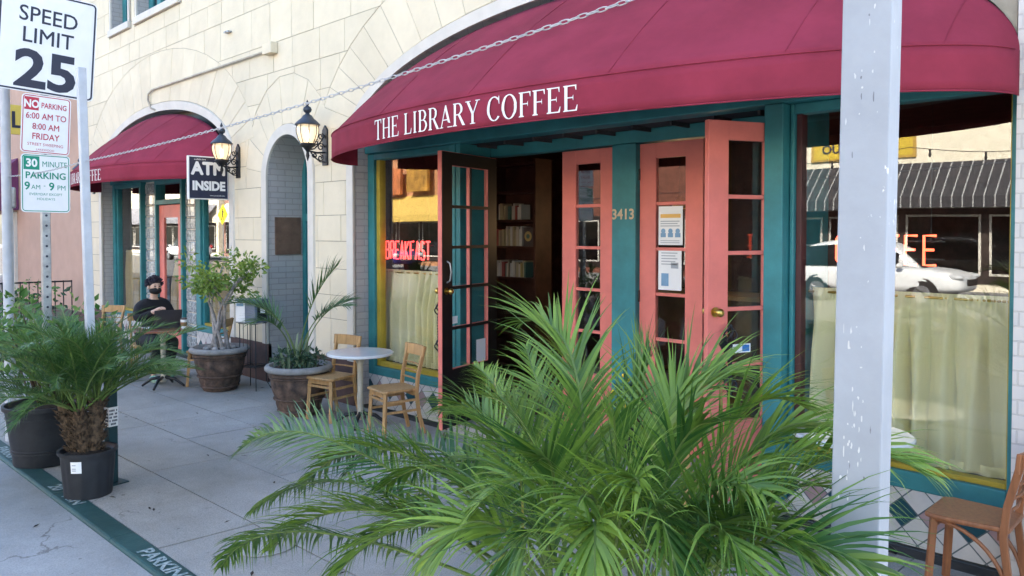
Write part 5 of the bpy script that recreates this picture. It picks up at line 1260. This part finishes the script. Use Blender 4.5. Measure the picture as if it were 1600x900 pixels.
make_urn('weathered brown urn planter holding a small palm beside the oak chair', (-7.72, 4.36, 0))
make_urn('weathered brown urn planter holding the ficus tree near the flyer stand', (-9.62, 4.34, 0))
M_blackpot = mat('black_plastic_pot', (.012,.014,.018), .5, var=.25, scale=6, stain=.3, col2=(.028,.031,.037)); M_grime = M_soil
def make_pot(name, label, loc, rt, rb_, h, bands=False):
    r = thing(name, label, 'pot', loc)
    pr = [(rb_, 0), (rb_+.004, .015)]+[(rb_+(rt-rb_)*i/8, h*i/8) for i in range(1, 8)]+[(rt, h*.93), (rt+.014, h*.935), (rt+.016, h), (rt-.004, h), (rt-.012, h*.9), (rt-.03, h*.86)]
    md = None if bands else (lambda a, z: 1+.016*math.copysign(abs(math.cos(12*a))**.5, math.cos(12*a))*(1 if .03 < z < h*.85 else 0))
    b = B(); b.lathe(pr, (0, 0, 0), 72, mod=md); p = b.build('shell', M_blackpot, r, smooth=40)
    if bands:
        b = B()
        for z in (h*.22, h*.27, h*.8): b.tube([((rb_+(rt-rb_)*z/h+.003)*math.cos(2*math.pi*i/48), (rb_+(rt-rb_)*z/h+.003)*math.sin(2*math.pi*i/48), z) for i in range(48)], .006, 6, closed=True)
        b.build('band', M_blackpot, r, smooth=True)
    b = B(); n = 40; rs = random.Random(2); b.lathe([(rt-.03, h*.85), (rt-.035, h*.92), (rt*.5, h*.97), (.01, h)], (0, 0, 0), 40, mod=lambda a, z: 1+.04*math.sin(7*a+z*90)); b.build('soil', M_soil, r, smooth=True)
    return r
sp = make_pot('nursery_pot', 'small black ribbed nursery pot with white label, holding the date palm', (-6.435, 1.885, 0.004), .188, .160, .34)
b = B(); fn = lambda a, z, d: ((.199+d+.03*(z-.2)*1)*math.cos(a), (.199+d+.03*(z-.2))*math.sin(a), z)
a0 = math.atan2(-1.92, 6.4)-.62
vs = []; 
for i in range(7):
    a = a0+.40*i/6
    for z in (.205, .29): vs.append(((.172+.086*(z-.05))*math.cos(a), (.172+.086*(z-.05))*math.sin(a), z))
b.add(vs, [(2*i, 2*i+2, 2*i+3, 2*i+1) for i in range(6)]); lb = b.build('label', M_paper, sp, fixn=False)
b = B(); vs = []
for zz in (.222, .236, .262):
    for a in (a0+.05, a0+.2):
        for z in (zz, zz+.007): vs.append(((.1735+.086*(z-.05))*math.cos(a), (.1735+.086*(z-.05))*math.sin(a), z))
b.add(vs, [(4*k, 4*k+2, 4*k+3, 4*k+1) for k in range(3)]); b.build('label_print', M_pgrey, lb, fixn=False)
make_pot('large_pot', 'large black banded plastic pot on the green curb at the left', (-7.62, 1.90, 0.004), .30, .235, .50, True)
make_pot('palm_pot', 'black pot of the large foreground palm, below the picture edge', (-1.62, 2.06, 0), .24, .19, .38)
make_pot('flower_pot', 'black flower pot by the centre post with yellow blooms', (-3.95, 5.30, .1), .15, .11, .26)
# flyer stand
M_wire = mat('stand_wire', (.03,.035,.04), .5, metal=.5, var=.1); M_boxblue = mat('flyer_box_plastic', (.16,.20,.27), .4, var=.15, stain=.2)
t = thing('flyer_stand', 'wire stand with a blue grey flyer box by the ficus urn', 'stand', (-9.38, 4.66, 0), R(20))
b = B()
for sx in (-1, 1):
    for sy in (-1, 1): b.tube([(sx*.17, sy*.13, 0), (sx*.13, sy*.09, .1), (sx*.13, sy*.09, .82)], .006, 6)
for z in (.28, .3, .82): 
    q = [(-.14, -.1, z), (.14, -.1, z), (.14, .1, z), (-.14, .1, z)]; b.tube(q, .005, 6, closed=True)
for i in range(6): b.tube([(-.14+.056*i, -.1, .28), (-.14+.056*i, .1, .28)], .004, 5)
for i in range(3): b.tube([(-.07+.07*i, -.09, .3), (-.07+.07*i, -.09, .82)], .004, 5)
b.build('wire_frame', M_wire, t, smooth=True)
b = B(); b.box(-.16, .16, -.13, .11, .83, 1.10); b.box(-.165, .165, -.135, .115, 1.10, 1.125); bx = b.build('box', M_boxblue, t, bevel=.01)
b = B(); b.box(-.145, .0, -.137, -.131, .845, 1.10); b.build('flyer', M_paper, bx)
b = B(); b.box(.1605, .164, -.09, .07, .86, 1.08); b.build('flyer_pocket', M_blackpot, bx); b = B(); b.box(.1645, .166, -.04, .04, .95, 1.02); b.build('card', M_paper, bx)
b = B(); b.box(-.13, -.02, -.1385, -.1375, 1.04, 1.075); b.build('flyer_heading', M_pblue, bx)
# low dining rail at the end of the sidewalk
t = thing('dining_rail', 'low dark iron rail around the far pavement tables', 'railing', (-17.6, 3.4, 0))
b = B()
for z in (.15, .98): b.bar((-17.6, 2.2, z), (-17.6, 4.9, z), .03, .03)
for i in range(19): b.bar((-17.6, 2.2+.15*i, 0 if i % 6 == 0 else .15), (-17.6, 2.2+.15*i, 1.0), .018, .018)
b.build('bars', M_iron, t, world=True)
# laptop, cup, phone
M_lap = mat('dark_grey_laptop', (.055,.05,.055), .4, var=.1)
t = thing('laptop', 'open dark grey laptop on the redwood table, lid towards the camera', 'laptop', (-10.24, 3.94, .743), R(-8+180))
b = B(); b.box(-.02, .22, -.165, .165, 0, .016); b.build('base', M_lap, t, bevel=.004)
b = B(); b.prism([(-.02, .016), (-.012, .016), (-.075, .235), (-.083, .235)], lambda x, z, d: (x, d, z), -.165, .165); ld = b.build('lid', M_lap, t, bevel=.003)
t = thing('coffee_cup', 'paper coffee cup with brown sleeve and dark lid beside the laptop', 'cup', (-10.07, 4.08, .743))
b = B(); b.lathe([(.028, 0), (.04, .115)], (0, 0, 0), 20); b.build('cup_body', M_paper, t, smooth=40)
b = B(); b.lathe([(.034, .03), (.0395, .08)], (0, 0, 0), 20); b.build('sleeve', mat('kraft_sleeve', (.3,.16,.08), .8, var=.1), t, smooth=40)
b = B(); b.lathe([(.042, .113), (.043, .122), (.036, .135), (.034, .135)], (0, 0, 0), 20); b.build('lid', M_lap, t, smooth=40)
b = B(); b.box(-10.52, -10.34, 3.72, 3.88, .7425, .7445); o = top(b.build('paper_sheet', M_paper), 'sheets of paper on the redwood table by the laptop', 'paper')
# ================================================================ plants
M_palm = leafmat('areca_leaf', (.028,.095,.018), (.235,.37,.05), .28, .36, True)
M_date = leafmat('date_palm_leaf', (.030,.085,.024), (.10,.20,.045), .22, .42)
M_majesty = leafmat('majesty_leaf', (.02,.06,.025), (.09,.19,.06), .22, .42)
M_ficus = leafmat('ficus_leaf', (.05,.13,.02), (.26,.36,.06), .3, .4)
M_shrub = leafmat('shrub_leaf', (.05,.14,.03), (.24,.38,.10), .3, .45)
M_under = leafmat('underplanting_leaf', (.015,.045,.025), (.05,.11,.05), .15, .45)
M_sans = leafmat('sansevieria_leaf', (.05,.10,.05), (.28,.34,.2), .1, .4)
M_stem = mat('palm_stem', (.14,.22,.05), .5, var=.25, scale=8); M_fib = mat('palm_fibre', (.13,.085,.05), .9, var=.4, scale=25, bump=.6, bscale=40)
M_fictrunk = mat('ficus_bark', (.40,.36,.33), .8, var=.25, scale=18, bump=.4, bscale=30)
UP = Vector((0, 0, 1))
def frond(rs, p0, az, el, L_, droop, nl, ll, lw, path=None, start=.22, vfold=35, lean=52, ldroop=.8, twist=0, fine=4):
    """one pinnate frond: (leaflet builder, rachis builder)"""
    b = B(); n = 24; p = Vector(p0); pts = [p.copy()]; dirs = []
    h = Vector((math.cos(az), math.sin(az), 0)); side0 = Vector((-h.y, h.x, 0)); wav = rs.uniform(-.25, .25)
    for i in range(n):
        s = i/n; e = el-droop*(s**1.5); hh = (h+side0*wav*s).normalized(); d = hh*math.cos(e)+UP*math.sin(e); dirs.append(d); p = p+d*(L_/n); pts.append(p.copy())
    dirs.append(dirs[-1])
    if path:
        A_, C_, T_ = [Vector(q) for q in path]; pts = [A_*(1-t)**2+C_*2*t*(1-t)+T_*t*t for t in [i/n for i in range(n+1)]]
        dirs = [(pts[min(i+1, n)]-pts[max(i-1, 0)]).normalized() for i in range(n+1)]
    for k in range(nl):
        s = start+(1-start)*(k+.5)/nl; f = s*n; i = min(int(f), n-1); q = pts[i].lerp(pts[i+1], f-i); d = dirs[i]
        sd = d.cross(UP)
        if sd.length < .05: sd = side0.copy()
        sd.normalize(); up = sd.cross(d).normalized()
        if twist: sd, up = sd*math.cos(twist)+up*math.sin(twist), up*math.cos(twist)-sd*math.sin(twist)
        u = (s-start)/(1-start); prof = (math.sin(math.pi*min(1, u*.80+.17)))**.7
        for sg in (-1, 1):
            if rs.random() < .03: continue
            l = ll*prof*rs.uniform(.82, 1.12)+.03; an = R(lean*(1-.55*u)+rs.uniform(-7, 7)); vf = R(vfold+rs.uniform(-14, 14))
            ld = d*math.cos(an)+(sd*sg*math.cos(vf)+up*math.sin(vf))*math.sin(an); ld.normalize()
            wv = ld.cross(up*math.cos(vf)-sd*sg*math.sin(vf)); wv.normalize(); wd = lw*rs.uniform(.75, 1.15)
            c = q.copy(); vs = []; dr = ldroop*rs.uniform(.5, 1.5); cur = ld.copy()
            for m_ in range(fine+1):
                t = m_/fine; ww = wd*(.45+.55*math.sin(math.pi*min(1, t*1.1+.25)))*(1-t**3*.97)
                vs += [c-wv*ww/2, c+wv*ww/2]
                cur = (cur-UP*dr/fine*(.35+t)).normalized(); c = c+cur*l/fine
            b.add(vs, [(2*m_, 2*m_+1, 2*m_+3, 2*m_+2) for m_ in range(fine)])
    r = B(); r.tube(pts, [.0075*(1-.8*i/n)+.0012 for i in range(n+1)], 5)
    return b, r
def put_frond(rs, parent, base, name, ml, ms, p0, az, el, L_, droop, nl, ll, lw, **k):
    b, r = frond(rs, p0, az, el, L_, droop, nl, ll, lw, **k)
    off = len(b.f); b.add(r.v, r.f, 1); o = b.build(name, [ml, ms], parent, smooth=False, fixn=False); return o
# ---- large foreground palm
CAMR = math.atan2(CR.y, CR.x)                           # azimuth of "picture right"
rs = random.Random(21)
bp0 = Vector((-1.62, 2.06, .36))
pal = thing('large_palm', 'large feathery green palm filling the foreground before the open doors', 'palm', bp0)
canes = []
for k in range(11):
    a = k*2.4; r_ = .03+.13*math.sqrt(k/11); x, y = r_*math.cos(a), r_*math.sin(a); h = rs.uniform(.10, .42)
    q = Vector((x*1.9, y*1.9, h)); b = B(); b.tube([(x, y, 0), (x*1.4, y*1.4, h*.5), tuple(q)], [.016, .014, .011], 7); b.build('cane', M_stem, pal, smooth=True); canes.append(q)
F = [ # tip (u, v, Y), control (u, v, Y): where each frond of the photograph runs
 ((372,705,2.05),(535,694,2.05),1), ((345,886,1.80),(500,832,1.85),1), ((392,800,1.95),(585,762,2.0),1), ((470,760,2.1),(640,712,2.1),1), ((420,860,1.9),(600,800,1.95),1), ((540,740,2.2),(690,705,2.2),1), ((520,905,1.7),(680,700,1.8)),
 ((690,640,2.4),(800,590,2.4)), ((740,570,2.75),(825,620,2.5)), ((822,540,2.7),(850,660,2.45)), ((812,505,2.25),(955,450,2.2)), ((872,548,2.3),(945,600,2.25)), ((1015,560,2.4),(985,650,2.3)), ((1062,610,2.3),(1010,660,2.2)),
 ((1150,585,2.45),(1050,560,2.3)), ((1265,640,2.35),(1110,540,2.25)), ((1310,668,2.5),(1140,610,2.3)), ((1275,690,2.2),(1120,770,2.1)), ((1450,742,2.5),(1250,610,2.4)), ((1335,780,2.3),(1180,680,2.2)),
 ((1365,892,1.80),(1170,760,1.85)), ((1290,905,1.75),(1130,720,1.85)), ((1180,900,1.6),(1060,690,1.8)), ((1060,905,1.5),(1000,650,1.75)), ((930,900,1.45),(930,660,1.75)), ((800,905,1.55),(850,680,1.75)), ((660,890,1.65),(780,690,1.8)), ((740,800,1.75),(850,640,1.85)), ((600,760,1.95),(770,630,2.0)),
 ((895,610,2.6),(920,670,2.4)), ((700,640,2.4),(820,620,2.3)), ((1110,660,2.0),(1030,660,2.0)), ((960,650,1.9),(960,720,1.95)), ((840,720,1.7),(890,680,1.85)), ((1190,770,1.8),(1080,680,1.9)), ((760,620,2.2),(860,630,2.15)), ((1000,760,1.6),(975,680,1.8)), ((1230,830,1.9),(1110,740,1.95)), ((560,850,2.0),(740,720,2.0)), ((900,800,1.6),(920,700,1.8)), ((680,720,2.2),(830,660,2.15)), ((1080,610,2.5),(1010,640,2.35))]
for i, (tq, cq, *via) in enumerate(F):
    tip, ctl = P(*tq)-bp0, P(*cq)-bp0; dirv = Vector((tip.x, tip.y, 0)).normalized()
    c = max(rs.sample(canes, 5), key=lambda q: q.x*dirv.x+q.y*dirv.y)
    ctl = ctl*2-c.lerp(tip, .5) if via else ctl
    l = (ctl-c).length*.5+(tip-ctl).length*.5+(tip-c).length*.5
    put_frond(rs, pal, None, 'frond', M_palm, M_stem, c, 0, 0, 1, 0, int(28*l)+10, rs.uniform(.28, .38), .0132, path=(c, ctl, tip), start=.24, vfold=rs.uniform(5, 35), lean=rs.uniform(40, 56), ldroop=rs.uniform(.5, 1.5), twist=rs.uniform(-.7, .7), fine=5)
# ---- triple-trunk date palm in the small pot
rs = random.Random(5)
dpb = Vector((-6.435, 1.885, .32)); dp = thing('date_palm', 'bushy date palm with three shaggy trunks in the small nursery pot', 'palm', dpb)
cl = Vector((-CR.x, -CR.y, 0))
for off, ln_, h in ((cl*.08, cl*.10, .38), (Vector((.02, -.03, 0)), Vector((.01, -.03, 0)), .34), (-cl*.045, -cl*.03, .40)):
    b = B(); pr = [(.042, 0), (.05, .06), (.056, .16), (.054, .26), (.042, h)]
    b.lathe([(r_*1.0, z) for r_, z in pr], (0, 0, 0), 14)
    for k in range(130):
        z = rs.uniform(.01, h); a = rs.uniform(0, 6.28); q = .048; p = Vector((q*math.cos(a), q*math.sin(a), z)); o_ = Vector((math.cos(a), math.sin(a), rs.uniform(.4, 1.2))).normalized()*rs.uniform(.03, .055); s_ = Vector((-math.sin(a), math.cos(a), 0))*.014
        b.add([p-s_, p+s_, p+o_+s_*.4, p+o_-s_*.4, p+o_*.4-Vector((0, 0, .02))], [(0,1,2,3), (0,4,1), (1,4,2), (0,3,4), (3,2,4)])
    b.v = [p+off+ln_*(p.z/h) for p in b.v]; b.build('trunk', M_fib, dp, fixn=False)
    topp = off+ln_+Vector((0, 0, h-.03))
    for k in range(21):
        az = k*2.399+rs.uniform(-.2, .2); lvl = k/21
        el = R(84-60*lvl+rs.uniform(-6, 6)); l = rs.uniform(.78, 1.08)*(1 if lvl > .15 else .75)
        put_frond(rs, dp, None, 'frond', M_date, M_stem, topp+Vector((.02*math.cos(az), .02*math.sin(az), 0)), az, el, l, R(rs.uniform(50, 85)), 44, .19, .0072, start=.22, vfold=rs.uniform(10, 40), lean=50, ldroop=rs.uniform(.3, .9), twist=rs.uniform(-.4, .4), fine=3)
# ---- small palm in the urn
rs = random.Random(9)
mp0 = Vector((-7.72, 4.36, .50)); mp = thing('urn_palm', 'slender palm with one upright frond growing in the urn by the oak chair', 'palm', mp0)
for az_i, el, l, dr, tw, ll in ((20, 83, 1.02, 38, .3, .32), (190, 80, .95, 95, 0, .34), (165, 78, .90, 88, .4, .3), (10, 80, .85, 75, 0, .28), (-20, 76, .92, 85, -.3, .3), (240, 76, .80, 95, 0, .28)):
    put_frond(rs, mp, None, 'frond', M_majesty if az_i != 20 else M_date, M_stem, (rs.uniform(-.06, .06), rs.uniform(-.06, .06), 0), CAMR+R(az_i), R(el), l*1.18, R(dr), 26, ll, .014, start=.52, vfold=25, lean=46, ldroop=.7, twist=tw)
def blades(name, label, cat, loc, n, rad, hmin, hmax, m, w_, spread=.25):
    b = B(); rs = random.Random(hash(name) % 999 if False else n)
    for k in range(n):
        a = rs.uniform(0, 6.28); q = rad*math.sqrt(rs.random()); p = Vector((q*math.cos(a), q*math.sin(a), 0)); h = rs.uniform(hmin, hmax); d = Vector((math.cos(a), math.sin(a), 0))*spread*rs.uniform(.3, 1.3); f = rs.uniform(0, 6.28); s_ = Vector((math.cos(f), math.sin(f), 0)); vs = []
        for i in range(6):
            t = i/5; c = p+Vector((0, 0, h*t*(1-.12*t)))+d*h*t*t; ww = w_*(math.sin(math.pi*(t*.75+.22)))*(1 if i < 5 else .05); nn = s_.cross(UP)*ww*.25
            vs += [c-s_*ww/2+nn, c, c+s_*ww/2+nn]
        b.add(vs, [(3*i+j_, 3*i+j_+1, 3*i+j_+4, 3*i+j_+3) for i in range(5) for j_ in (0, 1)])
    o = b.build(name, m, fixn=False); o.location = loc; return tag(o, label, cat)
blades('snake_plant', 'upright variegated snake plant blades in the urn under the small palm', 'plant', (-7.76, 4.30, .5), 14, .17, .25, .46, M_sans, .035)
def leafcloud(b, rs, c, rad, n, size, asp=.45, flat=0, mi=0, shell=.35):
    c = Vector(c); rad = Vector(rad) if hasattr(rad, '__len__') else Vector((rad,)*3)
    for _ in range(n):
        while True:
            q = Vector((rs.uniform(-1, 1), rs.uniform(-1, 1), rs.uniform(-1, 1)))
            if shell < q.length < 1: break
        p = c+Vector((q.x*rad.x, q.y*rad.y, q.z*rad.z)); d = (q+Vector((rs.uniform(-.7, .7), rs.uniform(-.7, .7), rs.uniform(-.9, .5)))).normalized(); s_ = d.cross(Vector((rs.uniform(-1, 1), rs.uniform(-1, 1), rs.uniform(-1, 1)))).normalized(); nn = d.cross(s_); l = size*rs.uniform(.6, 1.2); w_ = l*asp
        b.add([p, p+d*l*.45+s_*w_/2+nn*w_*.15, p+d*l-nn*w_*.1, p+d*l*.45-s_*w_/2+nn*w_*.15, p+d*l*.5], [(0, 1, 4), (1, 2, 4), (2, 3, 4), (3, 0, 4)], mi)
rs = random.Random(31)
b = B()
for k in range(14):
    a = k*2.4; leafcloud(b, rs, (.22*math.cos(a)*rs.uniform(.5, 1.1), .22*math.sin(a)*rs.uniform(.5, 1.1), .05+rs.uniform(0, .07)), (.11, .11, .08), 42, .055, .5)
o = b.build('ground_cover', M_under, fixn=False); o.location = (-7.72, 4.36, .5); tag(o, 'dark leafy ground cover filling the urn beneath the small palm', 'plant', kind=None)
# ---- ficus with twisted pale trunks
rs = random.Random(12)
ft = thing('ficus_tree', 'small ficus tree with twisted pale trunks and loose yellow green crown', 'tree', (-9.62, 4.34, .50))
b = B(); tips = []
for k in range(7):
    a = 2*math.pi*k/7; pts = []
    for i in range(13):
        t = i/12; q = .055*(1-t)+.035+.20*max(0, t-.45)**1.3*2; an = a+t*2.6*(1 if k % 2 else -1); pts.append((q*math.cos(an)+.02*math.sin(t*9+k), q*math.sin(an), .82*t*rs.uniform(.97, 1.03)))
    b.tube(pts, [.024*(1-.62*i/12) for i in range(13)], 8); tips.append(Vector(pts[-1]))
    for j_ in range(3):
        p0 = Vector(pts[9+j_]); d = Vector((math.cos(an+rs.uniform(-1, 1)), math.sin(an+rs.uniform(-1, 1)), rs.uniform(.5, 1.4))).normalized(); e = p0+d*rs.uniform(.2, .42); b.tube([p0, p0.lerp(e, .5)+Vector((0, 0, .03)), e], [.009, .007, .003], 5); tips.append(e)
b.build('trunk', M_fictrunk, ft, smooth=50)
b = B()
for t_ in tips: leafcloud(b, rs, t_+Vector((0, 0, .02)), (.13, .13, .11), rs.randint(22, 60), .075, .5, shell=.1)
for k in range(9):
    a = rs.uniform(0, 6.28); leafcloud(b, rs, (.36*math.cos(a), .36*math.sin(a), rs.uniform(.6, 1.2)), (.1, .1, .12), 26, .07, .5, shell=.1)
b.build('crown', M_ficus, ft, fixn=False)
b = B()
for i in range(7): a = i*.9; b.ball((.2*math.cos(a)*rs.uniform(.4, 1), .2*math.sin(a)*rs.uniform(.4, 1), .02), (.05, .04, .025), 8, 6)
o = b.build('pebbles', M_urnrim, smooth=True); o.location = (-9.62, 4.34, .5); tag(o, 'pale pebbles on the soil around the ficus trunks', 'pebbles', kind='stuff')
# ---- shrubs at the left
def shrub(name, label, loc, clumps, rad, h, n, size, m, seed, asp=.5):
    rs = random.Random(seed); t = thing(name, label, 'shrub', loc); b = B(); l = B()
    for k in range(clumps):
        a = rs.uniform(0, 6.28); q = rad*math.sqrt(rs.random()); e = Vector((q*math.cos(a), q*math.sin(a), h*rs.uniform(.35, 1))); b.tube([(e.x*.12, e.y*.12, 0), (e.x*.5, e.y*.5, e.z*.6), tuple(e)], [.009, .007, .003], 5); leafcloud(l, rs, e, (rad*.42, rad*.42, h*.16), n, size, asp, shell=.05)
    b.build('stems', M_fib, t, smooth=True); l.build('foliage', m, t, fixn=False); return t
shrub('leafy_shrub', 'light green broad leaved shrub in the large black pot behind the date palm', (-7.62, 1.90, .45), 17, .42, .85, 26, .10, M_shrub, 3)
shrub('leafy_shrub', 'bright green shrub by the banner pole at the left picture edge', (-9.0, 2.25, 0), 22, .5, 1.15, 26, .11, M_shrub, 4)
shrub('leafy_shrub', 'darker mixed shrub in the distance behind the sign post', (-11.6, 2.55, 0), 20, .5, 1.1, 24, .09, M_under, 6)
shrub('leafy_shrub', 'pale flowering shrub far behind, between sign post and leaning pole', (-13.8, 3.0, 0), 18, .55, 1.15, 22, .10, M_shrub, 8)
fl = shrub('flowering_plant', 'small plant with yellow flowers by the centre door post', (-3.95, 5.30, .33), 10, .17, .42, 18, .06, M_under, 10)
b = B(); rs = random.Random(2)
for k in range(9): b.ball((rs.uniform(-.2, .2), rs.uniform(-.2, .1), rs.uniform(.2, .5)), (.022, .022, .018), 8, 6)
b.build('yellow_blooms', mat('yellow_petals', (.8,.55,.03), .6, var=.1), fl, smooth=True)
rs = random.Random(77); b = B()
for k in range(70):
    x, y = rs.uniform(-9.5, -2.5), rs.uniform(1.3, 4.9); y = y if y < 1.6 or y > 1.9 else 2.1; a = rs.uniform(0, 6.28); l = rs.uniform(.012, .035); d = Vector((math.cos(a), math.sin(a), 0)); q = Vector((-d.y, d.x, 0)); z0 = .006 if y > 1.8 else -.016
    p = Vector((x, y, z0)); b.add([p-d*l, p+q*l*.3+Vector((0, 0, .004)), p+d*l+Vector((0, 0, .003)), p-q*l*.3+Vector((0, 0, .003))], [(0, 1, 2, 3)])
tag(b.build('leaf_litter', M_soil, fixn=False), 'small dry leaf scraps scattered over the pavement', 'litter', kind='stuff')
# ================================================================ person at the far table
O_ = Vector((-11.02, 4.02, 0)); fv = Vector((.99, .06, 0)).normalized(); lv = Vector((-fv.y, fv.x, 0))
def W(a, b_, z): return (fv*a+lv*b_+Vector((0, 0, z)))
def skin(name, m, parent, verts, edges, sub=2, smooth=True):
    me = bpy.data.meshes.new(name); me.from_pydata([W(*v[:3]) for v in verts], edges, []); o = bpy.data.objects.new(name, me); COL.objects.link(o); o.parent = parent; me.materials.append(m)
    o.modifiers.new('skin', 'SKIN').use_smooth_shade = True
    for i, v in enumerate(verts): me.skin_vertices[0].data[i].radius = (v[3], v[4] if len(v) > 4 else v[3]); me.skin_vertices[0].data[i].use_root = (i == 0)
    s_ = o.modifiers.new('sub', 'SUBSURF'); s_.levels = s_.render_levels = sub
    bpy.context.view_layer.update(); bake(o)
    if not o.data.materials: o.data.materials.append(m)
    for p in o.data.polygons: p.use_smooth = True
    return o
M_skin = mat('skin', (.62,.40,.30), .5, var=.06); M_cloth = mat('black_jumper', (.012,.012,.016), .85, var=.2); M_trou = mat('dark_trousers', (.016,.017,.022), .85, var=.2); M_hair = mat('dark_hair', (.018,.012,.028), .5, var=.3, scale=30); M_mask = mat('black_mask', (.010,.010,.012), .8, var=.1)
pr = thing('person', 'person in black jumper and face mask seated behind a laptop, head bowed', 'person', O_)
V = [(0,0,.53,.12), (.02,0,.70,.115), (.06,0,.88,.125), (.085,0,1.01,.085), (.105,0,1.075,.047), (.125,0,1.13,.05), (.145,0,1.175,.066,.072), (.145,0,1.245,.080,.088), (.125,0,1.305,.062,.070),
     (.075,.155,.985,.045), (.13,.235,.82,.042), (.36,.12,.80,.030), (.41,.09,.815,.026,.02),
     (.075,-.155,.985,.045), (.16,-.24,.82,.042), (.34,-.07,.93,.030), (.375,-.04,.965,.026,.02),
     (.03,.09,.51,.08), (.44,.11,.53,.058), (.30,.12,.28,.05), (.16,.13,.09,.034), (.28,.14,.045,.028),
     (.03,-.09,.51,.08), (.46,-.10,.54,.058), (.40,-.12,.28,.05), (.34,-.12,.09,.034), (.47,-.14,.045,.028)]
E = [(0,1),(1,2),(2,3),(3,4),(4,5),(5,6),(6,7),(7,8),(3,9),(9,10),(10,11),(11,12),(3,13),(13,14),(14,15),(15,16),(0,17),(17,18),(18,19),(19,20),(20,21),(0,22),(22,23),(23,24),(24,25),(25,26)]
def fingers(base, dx, dy, dz, thumb):
    """five short chains from the palm vertex"""
    bx, by, bz = V[base][:3]
    for k, ln_ in enumerate((.9, 1.0, .95, .75)):
        o_ = (k-1.5)*.017; i0 = len(V)
        V.append((bx+dx*.5, by+dy*.5+o_, bz+dz*.4, .0085)); V.append((bx+dx*(.5+.35*ln_), by+dy*(.5+.35*ln_)+o_*1.1, bz+dz*.4-.008, .0078)); V.append((bx+dx*(.5+.6*ln_), by+dy*(.5+.6*ln_)+o_*1.1, bz+dz*.4-.028, .0065))
        E.extend([(base, i0), (i0, i0+1), (i0+1, i0+2)])
    i0 = len(V); V.append((bx+dx*.1, by+thumb*.035, bz, .009)); V.append((bx+dx*.45, by+thumb*.05, bz-.005, .0075)); E.extend([(base, i0), (i0, i0+1)])
fingers(12, .085, -.01, .0, -1); fingers(16, .07, .02, .02, 1)
body = skin('body', M_skin, pr, V, E)
jv = [(0,0,.55,.135), (.02,0,.70,.135), (.055,0,.88,.145), (.08,0,1.00,.105), (.10,0,1.06,.066), (.07,.155,1.00,.098), (.125,.24,.815,.062), (.33,.13,.80,.048), (.07,-.155,1.00,.098), (.155,-.245,.815,.062), (.315,-.085,.91,.046)]
skin('jumper', M_cloth, pr, jv, [(0,1),(1,2),(2,3),(3,4),(3,5),(5,6),(6,7),(3,8),(8,9),(9,10)])
tv = [(0,0,.53,.13), (.03,.09,.515,.098), (.45,.11,.535,.075), (.31,.12,.28,.07), (.17,.13,.115,.055), (.03,-.09,.515,.098), (.47,-.10,.545,.075), (.41,-.12,.28,.07), (.345,-.12,.115,.055)]
skin('trousers', M_trou, pr, tv, [(0,1),(1,2),(2,3),(3,4),(0,5),(5,6),(6,7),(7,8)])
for sgn, ax in ((1, .16), (-1, .34)):
    b = B(); b.ball((0, 0, 0), (.135, .047, .05), 14, 10); 
    b.v = [W(ax+.075+p.x, sgn*.13+p.y, max(.004, .05+p.z)) for p in b.v]; b.build('shoe', mat('green_white_shoe', (.5,.6,.52), .6, var=.4, scale=14, col2=(.05,.28,.16)), pr, smooth=True)
    b = B(); b.lathe([(.006, 0), (.018, .008), (.022, .03), (.012, .05)], (0, 0, 0), 8); b.v = [W(.14+p.x, sgn*.083+p.y*.5, 1.20+p.z) for p in b.v]; b.build('ear', M_skin, pr, smooth=True)
    b = B(); b.ball((0, 0, 0), (.006, .014, .007), 10, 6); b.v = [W(.222+p.x, sgn*.031+p.y, 1.238+p.z) for p in b.v]; b.build('eye', M_hair, pr, smooth=True)
    b = B(); b.ball((0, 0, 0), (.006, .020, .004), 10, 6); b.v = [W(.222+p.x, sgn*.032+p.y, 1.258+p.z) for p in b.v]; b.build('eyebrow', M_hair, pr, smooth=True)
b = B(); b.ball((0, 0, 0), (.016, .012, .024), 10, 8); b.v = [W(.226+p.x, p.y, 1.222+p.z) for p in b.v]; b.build('nose', M_skin, pr, smooth=True)
b = B(); b.ball((0, 0, 0), (.085, .076, .052), 20, 14); b.v = [W(.160+p.x, p.y, 1.182+p.z) for p in b.v if True]; b.build('face_mask', M_mask, pr, smooth=True)
b = B(); rs = random.Random(4)
hc = (.118, 0, 1.288)
for k in range(170):
    th_ = rs.uniform(0, 1.75); a = rs.uniform(0, 6.28); d = Vector((math.sin(th_)*math.cos(a), math.sin(th_)*math.sin(a), math.cos(th_)))
    if d.x > .45 and d.z < .35: continue
    p = Vector((hc[0]+.092*d.x, .084*d.y, hc[2]-.02+.082*d.z)); e = (d+Vector((.5*rs.uniform(-.3, 1), rs.uniform(-.6, .6), rs.uniform(-.5, .4)))).normalized()*rs.uniform(.02, .045)
    b.tube([W(*p), W(*(p+e*.6)), W(*(p+e))], [.014, .012, .004], 5)
b2 = B(); b2.ball((0, 0, 0), (.094, .086, .078), 20, 14); b.add([W(hc[0]-.006+p.x, p.y, hc[2]-.01+p.z) for p in b2.v], b2.f); b.build('hair', M_hair, pr, smooth=True)
b = B(); b.prism([(-.03, -.02), (.03, -.02), (.035, .03), (0, .045), (-.035, .03)], lambda y, z, d: W(.197+d, y, .90+z), 0, .004); b.build('shirt_print', mat('pink_print', (.6,.12,.2), .7, var=.1), pr)
